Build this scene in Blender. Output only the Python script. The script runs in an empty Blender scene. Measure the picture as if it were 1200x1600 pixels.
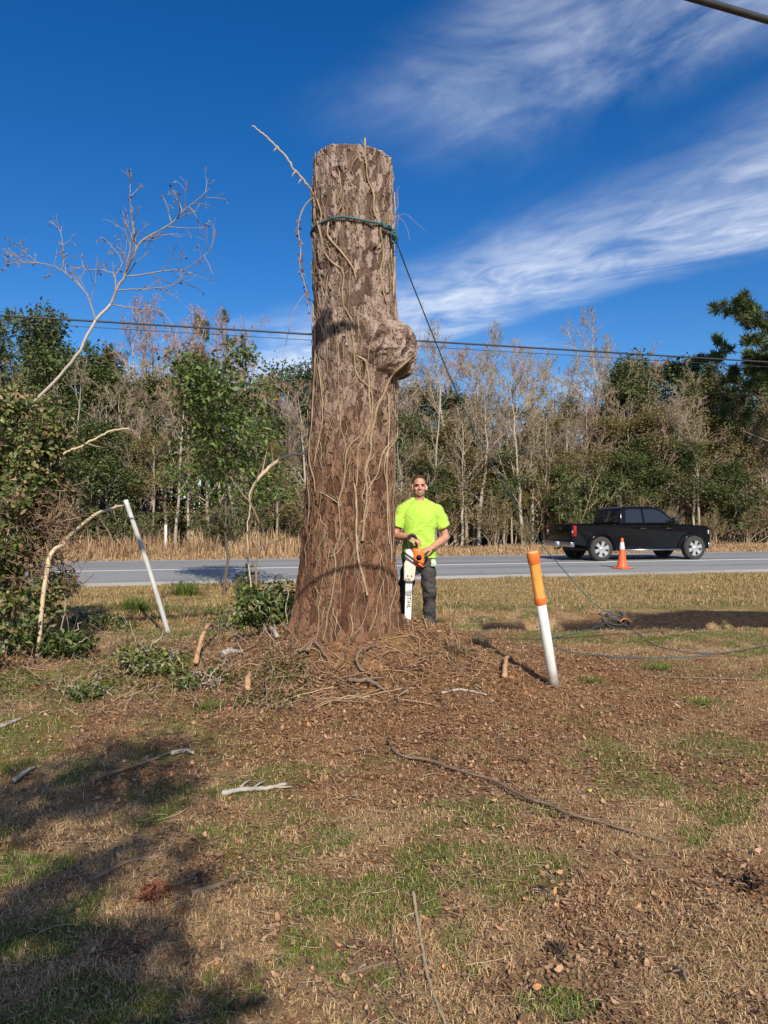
import bpy, bmesh, math, random
import numpy as np
from mathutils import Vector, Matrix

# ------------------------------------------------------------------ camera, sky, sun, exposure
SC = bpy.context.scene
COL = SC.collection
F, CH, YH = 1150.0, 1.65, 804.0          # focal length in photo pixels, eye height, horizon row
cam = bpy.data.cameras.new("camera")
cam.sensor_fit = 'HORIZONTAL'; cam.sensor_width = 36.0; cam.lens = 36.0 * F / 1200.0
cam.clip_start = 0.05; cam.clip_end = 3000
camo = bpy.data.objects.new("camera", cam); COL.objects.link(camo)
camo.location = (0, 0, CH)
camo.rotation_euler = (math.radians(90) + math.atan((YH - 800) / F), 0, 0)
SC.camera = camo

SUN_EL, SUN_AZ = math.radians(35), math.radians(166)     # azimuth clockwise from +Y: behind the camera, a little right
SD = np.array([math.sin(SUN_AZ) * math.cos(SUN_EL), math.cos(SUN_AZ) * math.cos(SUN_EL), math.sin(SUN_EL)])
sl = bpy.data.lights.new("sun", 'SUN'); sl.energy = 5.0; sl.angle = math.radians(0.53); sl.color = (1.0, 0.925, 0.80)
slo = bpy.data.objects.new("sun", sl); COL.objects.link(slo)
slo.rotation_euler = Vector(SD).to_track_quat('Z', 'Y').to_euler(); slo.location = (3, -10, 30)

W = bpy.data.worlds.new("World"); SC.world = W; W.use_nodes = True
wn = W.node_tree; wn.nodes.clear()
def N(nt, t, **kw):
    n = nt.nodes.new(t)
    for k, v in kw.items():
        if k == 'inp':
            for kk, vv in v.items(): n.inputs[kk].default_value = vv
        else: setattr(n, k, v)
    return n
def L(nt, a, b): nt.links.new(a, b)
def M2(nt, op, a, b=None, c=None, clamp=False):
    n = nt.nodes.new('ShaderNodeMath'); n.operation = op; n.use_clamp = clamp
    for i, v in enumerate((a, b, c)):
        if v is None: continue
        if isinstance(v, (int, float)): n.inputs[i].default_value = v
        else: nt.links.new(v, n.inputs[i])
    return n.outputs[0]
def MIX(nt, fac, a, b, mode='MIX'):
    n = nt.nodes.new('ShaderNodeMix'); n.data_type = 'RGBA'; n.blend_type = mode
    for k, v in ((0, fac), (6, a), (7, b)):
        if isinstance(v, (int, float)): n.inputs[k].default_value = v
        elif isinstance(v, (tuple, list)): n.inputs[k].default_value = tuple(v) if len(v) == 4 else (*v, 1)
        else: nt.links.new(v, n.inputs[k])
    return n.outputs[2]
def SMOOTH(nt, v, a, b):
    n = nt.nodes.new('ShaderNodeMapRange'); n.interpolation_type = 'SMOOTHSTEP'
    nt.links.new(v, n.inputs[0]); n.inputs[1].default_value = a; n.inputs[2].default_value = b
    return n.outputs[0]

def build_sky():
    nt = wn
    sky = N(nt, 'ShaderNodeTexSky', sky_type='NISHITA', sun_disc=False, sun_elevation=SUN_EL, sun_rotation=SUN_AZ,
            air_density=1.0, dust_density=0.1, ozone_density=5.0, altitude=0)
    hs = N(nt, 'ShaderNodeHueSaturation', inp={'Saturation': 1.31, 'Value': 1.0, 'Hue': 0.508})
    L(nt, sky.outputs[0], hs.inputs['Color'])
    # high cirrus on a flat layer far overhead: the view direction projected onto that layer
    tc = N(nt, 'ShaderNodeTexCoord'); sp = N(nt, 'ShaderNodeSeparateXYZ'); L(nt, tc.outputs['Generated'], sp.inputs[0])
    z = M2(nt, 'MAXIMUM', sp.outputs[2], 0.04)
    x = M2(nt, 'DIVIDE', sp.outputs[0], z); y = M2(nt, 'DIVIDE', sp.outputs[1], z)
    # rotate so that a runs along the wind streaks
    ca, sa = 0.62, -0.785
    a = M2(nt, 'ADD', M2(nt, 'MULTIPLY', x, ca), M2(nt, 'MULTIPLY', y, sa))
    c = M2(nt, 'SUBTRACT', M2(nt, 'MULTIPLY', y, ca), M2(nt, 'MULTIPLY', x, sa))
    def cxyz(u, v, w=0.0):
        n = N(nt, 'ShaderNodeCombineXYZ'); L(nt, u, n.inputs[0]); L(nt, v, n.inputs[1]); n.inputs[2].default_value = w
        return n.outputs[0]
    def noise(vec, scale, detail=5, rough=0.55, dist=0.0):
        n = N(nt, 'ShaderNodeTexNoise', inp={'Scale': scale, 'Detail': detail, 'Roughness': rough, 'Distortion': dist})
        L(nt, vec, n.inputs['Vector']); return n.outputs[0]
    wide = noise(cxyz(a, c, 1.3), 0.9, 4, 0.5)
    cw = M2(nt, 'ADD', c, M2(nt, 'MULTIPLY', M2(nt, 'SUBTRACT', wide, 0.5), 0.75))
    streak = noise(cxyz(M2(nt, 'MULTIPLY', a, 0.75), M2(nt, 'MULTIPLY', c, 1.35), 4.0), 1.5, 8, 0.58, 0.9)
    fine = noise(cxyz(M2(nt, 'MULTIPLY', a, 1.6), M2(nt, 'MULTIPLY', c, 2.6), 9.0), 2.2, 8, 0.6, 1.2)
    def band(center, lo, hi):
        up = SMOOTH(nt, M2(nt, 'SUBTRACT', cw, center), -lo, -lo * 0.15)
        dn = N(nt, 'ShaderNodeMapRange', interpolation_type='SMOOTHSTEP'); L(nt, M2(nt, 'SUBTRACT', cw, center), dn.inputs[0])
        dn.inputs[1].default_value = hi * 0.25; dn.inputs[2].default_value = hi; dn.inputs[3].default_value = 1; dn.inputs[4].default_value = 0
        return M2(nt, 'MULTIPLY', up, dn.outputs[0])
    b1 = M2(nt, 'MULTIPLY', band(2.52, 0.80, 0.50), SMOOTH(nt, streak, 0.22, 0.62))
    b2 = M2(nt, 'MULTIPLY', band(1.28, 0.42, 0.50), M2(nt, 'MULTIPLY', SMOOTH(nt, streak, 0.34, 0.70), 0.60))
    b2 = M2(nt, 'MULTIPLY', b2, SMOOTH(nt, a, -1.75, -0.9))
    low = N(nt, 'ShaderNodeMapRange', interpolation_type='SMOOTHSTEP', inp={1: 0.10, 2: 0.27, 3: 1.0, 4: 0.0}); L(nt, sp.outputs[2], low.inputs[0])
    b3 = M2(nt, 'MULTIPLY', low.outputs[0], M2(nt, 'MULTIPLY', SMOOTH(nt, wide, 0.42, 0.62), SMOOTH(nt, streak, 0.3, 0.7)))
    m = M2(nt, 'ADD', M2(nt, 'ADD', M2(nt, 'MULTIPLY', b1, 0.85), b2), M2(nt, 'MULTIPLY', b3, 0.75))
    m = M2(nt, 'MULTIPLY', m, M2(nt, 'ADD', M2(nt, 'MULTIPLY', SMOOTH(nt, fine, .22, .78), 0.70), 0.46), clamp=True)
    # unseen white veil added behind and above the viewer to neutralise blue fill
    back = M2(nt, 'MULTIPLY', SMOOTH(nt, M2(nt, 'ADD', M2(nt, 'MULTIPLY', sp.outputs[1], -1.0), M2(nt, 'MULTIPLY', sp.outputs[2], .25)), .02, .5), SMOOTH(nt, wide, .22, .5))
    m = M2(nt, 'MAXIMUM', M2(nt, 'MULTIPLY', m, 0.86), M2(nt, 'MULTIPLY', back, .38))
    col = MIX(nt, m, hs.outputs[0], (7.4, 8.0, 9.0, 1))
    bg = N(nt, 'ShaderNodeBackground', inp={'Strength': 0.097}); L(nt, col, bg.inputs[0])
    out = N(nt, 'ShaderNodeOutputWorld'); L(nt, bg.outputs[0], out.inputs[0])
build_sky()
SC.view_settings.view_transform = 'Standard'; SC.view_settings.look = 'None'
SC.view_settings.exposure = 0.26; SC.view_settings.gamma = 1.0
SC.cycles.max_bounces = 6; SC.cycles.diffuse_bounces = 3; SC.cycles.transparent_max_bounces = 8

# ------------------------------------------------------------------ numeric helpers
rng = np.random.default_rng(11); random.seed(5)
def lerp(a, b, t): return a + (b - a) * t
def sstep(x, a, b):
    t = np.clip((x - a) / (b - a), 0, 1); return t * t * (3 - 2 * t)
def nrm(v): return v / np.maximum(np.linalg.norm(v, axis=-1, keepdims=True), 1e-9)
def hsh(ix, iy, iz=0, s=0):
    h = (ix.astype(np.int64) * 374761393 + iy.astype(np.int64) * 668265263 + np.asarray(iz).astype(np.int64) * 2147483647 + s * 974634777) & 0xFFFFFFFF
    h = ((h ^ (h >> 13)) * 1274126177) & 0xFFFFFFFF
    h = ((h ^ (h >> 16)) * 2246822519) & 0xFFFFFFFF
    return ((h ^ (h >> 15)) & 0xFFFFFF) / float(0xFFFFFF)
def vn(x, y, z=None, s=0):
    x = np.asarray(x, float); y = np.asarray(y, float); z = np.zeros_like(x) if z is None else np.asarray(z, float)
    ix, iy, iz = np.floor(x), np.floor(y), np.floor(z)
    fx, fy, fz = x - ix, y - iy, z - iz
    fx, fy, fz = [t * t * (3 - 2 * t) for t in (fx, fy, fz)]
    r = 0
    for dx in (0, 1):
        for dy in (0, 1):
            for dz in (0, 1):
                r = r + hsh(ix + dx, iy + dy, iz + dz, s) * (fx if dx else 1 - fx) * (fy if dy else 1 - fy) * (fz if dz else 1 - fz)
    return r
def fbm(x, y, z=None, o=4, s=0, g=0.5):
    r, a, t = 0, 1.0, 0
    for i in range(o):
        k = 2.03 ** i
        r = r + a * vn(np.asarray(x) * k, np.asarray(y) * k, None if z is None else np.asarray(z) * k, s + i); t += a; a *= g
    return r / t
def P(px, py, Y): return np.array([(px - 600) / F * Y, Y, CH + (YH - py) / F * Y])

# ------------------------------------------------------------------ mesh helpers
class MB:
    def __init__(s): s.V = []; s.A = []; s.q = {}; s.n = 0
    def add(s, V, faces, rnd=None, mi=0):
        V = np.asarray(V, float).reshape(-1, 3)
        for f in (faces if isinstance(faces, (list, tuple)) else [faces]):
            f = np.asarray(f, np.int64)
            if f.size: s.q.setdefault((f.shape[1], mi), []).append(f + s.n)
        s.V.append(V)
        if rnd is None: rnd = np.full(len(V), 0.5)
        s.A.append(np.broadcast_to(np.asarray(rnd, float), (len(V),)).copy()); s.n += len(V)
        return s
    def arrays(s): return np.concatenate(s.V), np.concatenate(s.A)
def build_mesh(name, mb, mats, smooth=True, off=None, attrs=None):
    V, A = mb.arrays()
    if off is not None: V = V - np.asarray(off)
    me = bpy.data.meshes.new(name)
    me.vertices.add(len(V)); me.vertices.foreach_set('co', V.astype(np.float32).ravel())
    loops, starts, mis, pos = [], [], [], 0
    for (k, mi), fl in mb.q.items():
        f = np.concatenate(fl); loops.append(f.ravel()); starts.append(pos + np.arange(len(f)) * k); pos += f.size
        mis.append(np.full(len(f), mi))
    loops = np.concatenate(loops); starts = np.concatenate(starts); mis = np.concatenate(mis)
    me.loops.add(len(loops)); me.loops.foreach_set('vertex_index', loops.astype(np.int32))
    me.polygons.add(len(starts)); me.polygons.foreach_set('loop_start', starts.astype(np.int32))
    me.polygons.foreach_set('material_index', mis.astype(np.int32))
    me.polygons.foreach_set('use_smooth', np.full(len(starts), smooth))
    me.update(calc_edges=True)
    a = me.attributes.new('rnd', 'FLOAT', 'POINT'); a.data.foreach_set('value', A.astype(np.float32))
    if attrs:
        for k, v in attrs.items():
            a = me.attributes.new(k, 'FLOAT', 'POINT'); a.data.foreach_set('value', np.asarray(v, np.float32))
    for m in (mats if isinstance(mats, (list, tuple)) else [mats]): me.materials.append(m)
    return me
def tag(o, label=None, cat=None, group=None, kind=None):
    if label: o['label'] = label
    if cat: o['category'] = cat
    if group: o['group'] = group
    if kind: o['kind'] = kind
    return o
def thing(name, label, cat, loc=(0, 0, 0), rotz=0.0, group=None):
    o = bpy.data.objects.new(name, None); COL.objects.link(o); o.empty_display_size = 0.1
    o.location = loc; o.rotation_euler = (0, 0, rotz); return tag(o, label, cat, group)
def obj(name, me, parent=None, loc=(0, 0, 0)):
    o = bpy.data.objects.new(name, me); COL.objects.link(o); o.location = loc
    if parent is not None: o.parent = parent
    return o
def part(name, mb, mat, parent, smooth=True, world=False, attrs=None):
    off = None
    if world:
        r = parent
        off = np.zeros(3)
        while r is not None: off = off + np.array(r.location); r = r.parent
    return obj(name, build_mesh(name, mb, mat, smooth, off, attrs), parent)
def solo(name, mb, mat, label, cat, group=None, kind=None, smooth=True, attrs=None):
    V, _ = mb.arrays(); lo, hi = V.min(0), V.max(0)
    b = np.array([(lo[0] + hi[0]) / 2, (lo[1] + hi[1]) / 2, lo[2]])
    o = obj(name, build_mesh(name, mb, mat, smooth, b, attrs), None, tuple(b))
    return tag(o, label, cat, group, kind)
def copy_tree(o, parent=None):
    c = o.copy(); COL.objects.link(c); c.parent = parent
    for ch in list(o.children): copy_tree(ch, c)
    return c

def tubes(mb, paths, radii, sides=5, cap=False, rnd=None, mi=0):
    paths = np.asarray(paths, float)
    if paths.ndim == 2: paths = paths[None]
    radii = np.broadcast_to(np.asarray(radii, float), paths.shape[:2])
    Mn, K, _ = paths.shape
    d = nrm(np.gradient(paths, axis=1))
    al = np.abs(d).max(1); ax = np.eye(3)[al.argmin(1)][:, None, :]
    n = nrm(np.cross(d, ax)); b = np.cross(d, n)
    t = 2 * np.pi * np.arange(sides) / sides
    V = paths[:, :, None] + radii[:, :, None, None] * (np.cos(t)[:, None] * n[:, :, None] + np.sin(t)[:, None] * b[:, :, None])
    base = (np.arange(Mn) * K * sides)[:, None, None]; k = (np.arange(K - 1) * sides)[None, :, None]
    i = np.arange(sides); j = (i + 1) % sides
    q = np.stack([base + k + i, base + k + j, base + k + sides + j, base + k + sides + i], -1).reshape(-1, 4)
    if rnd is None: rr = np.repeat(rng.random(Mn), K * sides)
    else: rr = np.repeat(np.broadcast_to(np.asarray(rnd, float), (Mn,)), K * sides)
    fs = [q]
    if cap:
        b0 = (np.arange(Mn) * K * sides)[:, None]
        fs += [b0 + i[::-1], b0 + (K - 1) * sides + i]
    mb.add(V, fs, rr, mi)
def spline(pts, n):
    """Catmull-Rom through pts (any dimension), n samples."""
    p = np.asarray(pts, float)
    if len(p) == 2: return p[0] + (p[1] - p[0]) * np.linspace(0, 1, n)[:, None]
    e = np.vstack([2 * p[0] - p[1], p, 2 * p[-1] - p[-2]])
    u = np.linspace(0, len(p) - 1, n); i = np.minimum(u.astype(int), len(p) - 2); t = (u - i)[:, None]
    a, b, c, d = e[i], e[i + 1], e[i + 2], e[i + 3]
    return 0.5 * (2 * b + (c - a) * t + (2 * a - 5 * b + 4 * c - d) * t ** 2 + (3 * b - a - 3 * c + d) * t ** 3)
def rvec(n, r=None):
    r = r or rng
    return nrm(r.normal(size=(n, 3)))
def leaves(mb, C, D, Nn, ln, wd, rnd=None, fold=0.25, mi=0):
    """folded leaf: base, side, tip, side; D = direction, Nn = rough normal."""
    C = np.asarray(C, float); n = len(C); D = nrm(D); S = nrm(np.cross(D, Nn)); U = np.cross(S, D)
    ln = np.broadcast_to(ln, (n,))[:, None]; wd = np.broadcast_to(wd, (n,))[:, None]
    m = C + D * ln * 0.45
    V = np.stack([C, m + S * wd * .5 + U * wd * fold, C + D * ln - U * ln * .08, m - S * wd * .5 + U * wd * fold], 1)
    b = (np.arange(n) * 4)[:, None]
    if rnd is None: rnd = rng.random(n)
    mb.add(V, [np.concatenate([b + [0, 1, 2], b + [0, 2, 3]])], np.repeat(rnd, 4), mi)
def strips(mb, C, D, Nn, ln, wd, rnd=None, curl=.3, mi=0):
    """curled scrap of leaf or bark: three cross bars of uneven width."""
    C = np.asarray(C, float); n = len(C); D = nrm(D); S = nrm(np.cross(D, Nn)); U = np.cross(S, D)
    ln = np.broadcast_to(ln, (n,))[:, None]; wd = np.broadcast_to(wd, (n,))[:, None]; rows = []
    for t, w, u in ((-.5, .45, 1), (-.15, 1, .1), (.2, .9, 0), (.5, .3, .8)):
        k = w * rng.uniform(.6, 1.25, (n, 2)); b_ = C + D * ln * t + U * ln * curl * u * .5 * rng.uniform(.3, 1.2, (n, 1))
        rows += [b_ - S * wd * .5 * k[:, :1] + U * wd * .25 * curl, b_ + S * wd * .5 * k[:, 1:] + U * wd * .25 * curl]
    V = np.stack(rows, 1); b = (np.arange(n) * 8)[:, None]
    if rnd is None: rnd = rng.random(n)
    mb.add(V, [np.concatenate([b + [0, 1, 3, 2], b + [2, 3, 5, 4], b + [4, 5, 7, 6]])], np.repeat(rnd, 8), mi)
def blades(mb, C, D, ln, wd, bend, rnd=None, mi=0):
    """grass blade bending over in direction D."""
    n = len(C); ln = np.broadcast_to(ln, (n,))[:, None]; wd = np.broadcast_to(wd, (n,))[:, None]; bend = np.broadcast_to(bend, (n,))[:, None]
    D = nrm(D * [1, 1, 0]); S = np.cross(D, [0, 0, 1.]); Z = np.array([0, 0, 1.])
    m = C + Z * ln * (0.55 - .2 * bend) + D * ln * bend * .35
    t = C + Z * ln * (1 - .85 * bend) + D * ln * bend * .9
    V = np.stack([C - S * wd * .5, C + S * wd * .5, m + S * wd * .4, m - S * wd * .4, t], 1)
    b = (np.arange(n) * 5)[:, None]
    if rnd is None: rnd = rng.random(n)
    mb.add(V, [b + [0, 1, 2, 3], b + [3, 2, 4]], np.repeat(rnd, 5), mi)
def evaluated(me, mods):
    """apply modifiers to a mesh through a temporary object; returns a new mesh."""
    o = bpy.data.objects.new("tmp", me); COL.objects.link(o); extra = []
    for kind, kw in mods:
        m = o.modifiers.new(kind, kind)
        for k, v in kw.items(): setattr(m, k, v)
    dg = bpy.context.evaluated_depsgraph_get(); dg.update()
    r = bpy.data.meshes.new_from_object(o.evaluated_get(dg), preserve_all_data_layers=True, depsgraph=dg)
    bpy.data.objects.remove(o); return r

# ------------------------------------------------------------------ materials
def new_mat(name):
    m = bpy.data.materials.new(name); m.use_nodes = True; nt = m.node_tree
    return m, nt, nt.nodes['Principled BSDF']
def tex_noise(nt, scale, detail=4, rough=.55, coord='Object', dist=0.0, sc3=None):
    tc = N(nt, 'ShaderNodeTexCoord'); src = tc.outputs[coord]
    if sc3:
        mp = N(nt, 'ShaderNodeMapping'); mp.inputs['Scale'].default_value = sc3; L(nt, src, mp.inputs[0]); src = mp.outputs[0]
    n = N(nt, 'ShaderNodeTexNoise', inp={'Scale': scale, 'Detail': detail, 'Roughness': rough, 'Distortion': dist}); L(nt, src, n.inputs['Vector'])
    return n.outputs[0]
def ramp(nt, fac, stops):
    r = N(nt, 'ShaderNodeValToRGB'); e = r.color_ramp.elements
    while len(e) < len(stops): e.new(0.5)
    for el, (p, c) in zip(e, stops): el.position = p; el.color = (*c, 1)
    L(nt, fac, r.inputs[0]); return r.outputs[0]
def bump(nt, bs, h, strength=.4, dist=.01):
    b = N(nt, 'ShaderNodeBump', inp={'Strength': strength, 'Distance': dist}); L(nt, h, b.inputs['Height']); L(nt, b.outputs[0], bs.inputs['Normal'])
def simple(name, c1, c2=None, scale=8, rough=.6, metal=0, bmp=0, bdist=.01, coat=0, detail=5, sc3=None):
    m, nt, b = new_mat(name); c2 = c2 or tuple(v * .7 for v in c1)
    n = tex_noise(nt, scale, detail, .6, sc3=sc3)
    L(nt, ramp(nt, n, [(.3, c2), (.7, c1)]), b.inputs['Base Color'])
    b.inputs['Roughness'].default_value = rough; b.inputs['Metallic'].default_value = metal; b.inputs['Coat Weight'].default_value = coat
    if bmp: bump(nt, b, n, bmp, bdist)
    return m
def attr_mat(name, stops, rough=.6, trans=0.0, noise=0.0, nscale=3, spec=.3):
    """colour from the per-leaf / per-twig random number."""
    m, nt, b = new_mat(name)
    a = N(nt, 'ShaderNodeAttribute', attribute_name='rnd'); f = a.outputs['Fac']
    if noise:
        f = M2(nt, 'ADD', f, M2(nt, 'MULTIPLY', M2(nt, 'SUBTRACT', tex_noise(nt, nscale, 3), .5), noise), clamp=True)
    c = ramp(nt, f, stops); L(nt, c, b.inputs['Base Color']); b.inputs['Roughness'].default_value = rough
    b.inputs['Specular IOR Level'].default_value = spec
    if trans:
        t = N(nt, 'ShaderNodeBsdfTranslucent'); L(nt, c, t.inputs[0])
        mx = N(nt, 'ShaderNodeMixShader', inp={0: trans}); L(nt, b.outputs[0], mx.inputs[1]); L(nt, t.outputs[0], mx.inputs[2])
        L(nt, mx.outputs[0], nt.nodes['Material Output'].inputs[0])
    return m
# ------------------------------------------------------------------ terrain
RT = 0.254                                            # the road runs off to the right at about 14 degrees
RU = np.array([1, RT]) / math.hypot(1, RT); RV = np.array([-RU[1], RU[0]])
def ditch_c(x): return 11.45 + 0.06 * x
def gh(x, y, fine=True):
    x = np.asarray(x, float); y = np.asarray(y, float)
    dx = (x + .22); dx = np.where(dx > 0, dx / 1.45, dx / 1.35); dy = (y - 7.95); dy = np.where(dy < 0, dy / 1.3, dy / 1.5)
    md = np.exp(-(dx * dx + dy * dy)); z = .55 * md
    z = z + .16 * np.exp(-(((x + 3.2) / 1.6) ** 2 + ((y - 8.2) / 1.3) ** 2))
    dd = y - ditch_c(x); z = z - (.26 * sstep(x, -.8, 1.0) + .06) * np.exp(-(dd / .62) ** 2)
    z = z - .03 * sstep(y, 12, 15)
    if fine:
        near = 1 - sstep(y, 14, 30)
        z = z + near * ((fbm(x * 1.1, y * 1.1, o=3, s=3) - .5) * .09 + (fbm(x * 7, y * 7, o=3, s=8) - .5) * (.022 + .095 * np.clip(md * 1.6, 0, 1)))
        z = z + near * np.clip(md * 1.5, 0, 1) * (fbm(x * 18, y * 18, o=2, s=18) - .5) * .055
        z = z + (1 - near) * (fbm(x * .4, y * .4, o=3, s=5) - .5) * .12
    y0 = y - RT * x
    k = sstep(y0, 17.6, 19.0) * (1 - sstep(y0, 28.8, 30.2))
    return z * (1 - k) - .07 * k
def ground_at(px, py):
    px = np.asarray(px, float); py = np.asarray(py, float); Y = (CH) * F / np.maximum(py - YH, 20.)
    for _ in range(25):
        Y = .5 * Y + .5 * (CH - gh((px - 600) / F * Y, Y)) * F / np.maximum(py - YH, 20.)
    x = (px - 600) / F * Y
    return np.stack([x, Y, gh(x, Y)], -1)
def masks(x, y):
    """what grows where: bare brown soil, living grass, wet dark mud."""
    r = np.hypot((x - .5) / 2.5, (y - 7.4) / (np.where(y < 7.4, 2.7, 2.2)))
    w = (fbm(x * 1.3, y * 1.3, o=4, s=21) - .5) * 1.6
    soil = 1 - sstep(r + w, .75, 1.75)
    g = fbm(x * .9 + 3, y * .9, o=4, s=31); g2 = fbm(x * 3.2, y * 3.2, o=3, s=33)
    green = sstep(g * .45 + g2 * .55 + .03 + .06 * sstep(-x, 0.2, 2) * (1 - sstep(y, 5, 7)), .535, .61) * (1 - .72 * soil)
    dd = (y - ditch_c(x))
    dw = dd + (fbm(x * .7, y * .9, o=3, s=43) - .5) * 1.1; wet = np.exp(-np.abs(dw / 1.0) ** 4) * sstep(x, -.9, .6) * sstep(fbm(x * 2.0, y * 2.5, o=3, s=41), .22, .42)
    verge_g = np.exp(-((dd - 1.6) / .6) ** 2) * sstep(fbm(x * 1.5, y * 2, o=3, s=45), .4, .6)
    green = np.clip(green * (1 - wet) * np.where(y > 13.4, .25, 1) + .8 * verge_g, 0, 1)
    return soil, green, wet

def gridmesh(xs, ys, zf):
    X, Y = np.meshgrid(xs, ys); Z = zf(X, Y)
    nx, ny = len(xs), len(ys)
    i = np.arange(nx - 1)[None]; j = np.arange(ny - 1)[:, None] * nx
    q = np.stack([j + i, j + i + 1, j + nx + i + 1, j + nx + i], -1).reshape(-1, 4)
    return np.stack([X, Y, Z], -1).reshape(-1, 3), q

def build_ground():
    ys = np.concatenate([np.linspace(-60, -3, 20), np.linspace(-2.5, 1.6, 20), np.linspace(1.7, 9.5, 300), np.linspace(9.55, 20, 170)[0:], np.linspace(20.3, 45, 60), np.geomspace(47, 900, 30)])
    xp = np.concatenate([np.linspace(0, 3.2, 110), np.linspace(3.25, 9, 100), np.linspace(9.2, 30, 50), np.geomspace(32, 900, 26)])
    xs = np.concatenate([-xp[:0:-1], xp])
    V, q = gridmesh(xs, ys, gh); mb = MB(); mb.add(V, q)
    soil, green, wet = masks(V[:, 0], V[:, 1])
    y0 = V[:, 1] - RT * V[:, 0]
    shoulder = np.exp(-((y0 - 18.6) / .7) ** 2)
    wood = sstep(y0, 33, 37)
    m, nt, b = new_mat("ground_soil_and_turf")
    def at(n): return N(nt, 'ShaderNodeAttribute', attribute_name=n).outputs['Fac']
    big = tex_noise(nt, 2.2, 6, .65); mid = tex_noise(nt, 14, 6, .7); fine = tex_noise(nt, 85, 5, .75)
    strk = tex_noise(nt, 26, 5, .7, sc3=(1, .35, 1), dist=1.5)
    tan = ramp(nt, fine, [(.28, (.22, .138, .072)), (.5, (.46, .315, .17)), (.72, (.62, .46, .265))])
    brown = ramp(nt, mid, [(.28, (.13, .060, .028)), (.5, (.315, .162, .078)), (.75, (.46, .265, .138))])
    grn = ramp(nt, fine, [(.3, (.06, .085, .018)), (.7, (.17, .20, .05))])
    c = MIX(nt, SMOOTH(nt, big, .35, .68), tan, brown)
    c = MIX(nt, M2(nt, 'MULTIPLY', at('soil'), .92), c, brown)
    c = MIX(nt, M2(nt, 'MULTIPLY', at('green'), SMOOTH(nt, mid, .35, .6)), c, grn)
    c = MIX(nt, M2(nt, 'MULTIPLY', at('verge'), .8), c, ramp(nt, strk, [(.3, (.22, .15, .065)), (.7, (.47, .34, .155))]))
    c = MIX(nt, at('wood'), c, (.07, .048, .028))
    c = MIX(nt, SMOOTH(nt, M2(nt, 'ADD', at('wet'), M2(nt, 'MULTIPLY', M2(nt, 'SUBTRACT', mid, .5), .8)), .15, .6), c, ramp(nt, mid, [(.3, (.016, .013, .011)), (.75, (.085, .062, .045))]))
    c = MIX(nt, M2(nt, 'MULTIPLY', SMOOTH(nt, strk, .34, .28), .8), c, (.06, .038, .024))
    L(nt, c, b.inputs['Base Color'])
    rr = N(nt, 'ShaderNodeMapRange', inp={1: 0, 2: 1, 3: .95, 4: .8}); L(nt, at('wet'), rr.inputs[0]); L(nt, rr.outputs[0], b.inputs['Roughness'])
    b.inputs['Specular IOR Level'].default_value = .04
    bump(nt, b, M2(nt, 'ADD', M2(nt, 'MULTIPLY', mid, 1.2), fine), .9, .03)
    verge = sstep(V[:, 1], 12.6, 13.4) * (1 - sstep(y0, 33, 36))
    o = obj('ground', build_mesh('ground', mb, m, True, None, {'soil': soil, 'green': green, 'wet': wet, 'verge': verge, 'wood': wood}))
    tag(o, 'bare brown earth and winter turf spreading from the stump to the woods', 'ground', kind='structure')
    # water standing in the drain
build_ground()

# ------------------------------------------------------------------ road
def build_road():
    m, nt, b = new_mat("weathered_asphalt")
    n = tex_noise(nt, 60, 6, .7); s = tex_noise(nt, .5, 5, .6, sc3=(.12, 1.6, 1)); cr = tex_noise(nt, 1.7, 6, .7)
    c = ramp(nt, n, [(.3, (.19, .187, .182)), (.7, (.32, .315, .308))])
    c = MIX(nt, M2(nt, 'MULTIPLY', SMOOTH(nt, s, .45, .62), .45), c, (.10, .10, .105))
    c = MIX(nt, M2(nt, 'MULTIPLY', SMOOTH(nt, cr, .58, .66), .4), c, (.085, .085, .09))
    L(nt, c, b.inputs['Base Color']); b.inputs['Roughness'].default_value = .8; bump(nt, b, n, .3, .006)
    half = 4.55 * math.cos(math.atan(RT)); mid = 23.85
    def zroad(v): return .012 + .07 * (1 - (v / half) ** 2)
    vs = np.linspace(-half, half, 13); us = np.linspace(-140, 160, 60)
    V, q = gridmesh(us, vs, lambda X, Y: zroad(Y))
    # worn edge
    V[:, 1] += np.where(np.abs(np.abs(V[:, 1]) - half) < .01, (fbm(V[:, 0] * .8, V[:, 1], o=3) - .5) * .3, 0)
    low = V.copy(); mb = MB(); mb.add(V, q)
    for sgn in (-1, 1):
        e = V[np.abs(V[:, 1] - sgn * half) < .3][:, :]; e = e[np.argsort(e[:, 0])]
        d = e.copy(); d[:, 2] = -.12; d[:, 1] += sgn * .06; n_ = len(e); i = np.arange(n_ - 1)
        mb.add(np.vstack([e, d]), np.stack([i, i + 1, n_ + i + 1, n_ + i], -1))
    o = obj('road', build_mesh('road', mb, m), None, (0, mid, 0)); o.rotation_euler = (0, 0, math.atan(RT))
    tag(o, 'grey two lane asphalt road crossing behind the stump', 'road', kind='structure')
    wm, nt, b = new_mat("worn_line_paint")
    n = tex_noise(nt, 14, 5, .7); b.inputs['Roughness'].default_value = .6
    L(nt, ramp(nt, n, [(.34, (.25, .25, .25)), (.46, (.72, .72, .70))]), b.inputs['Base Color'])
    def line(v, w, name, lab):
        V, q = gridmesh(us, np.array([v - w / 2, v + w / 2]), lambda X, Y: zroad(Y) + .004)
        k = MB(); k.add(V, q); l = obj(name, build_mesh(name, k, wm), None, (0, mid, 0)); l.rotation_euler = (0, 0, math.atan(RT))
        tag(l, lab, 'road line', kind='structure')
    cs = math.cos(math.atan(RT))
    line((22.55 - mid) * cs, .24, 'road_line', 'white edge line along the near lane of the road')
    line((28.0 - mid) * cs, .24, 'road_line', 'white edge line along the far side of the road')
build_road()

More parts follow.
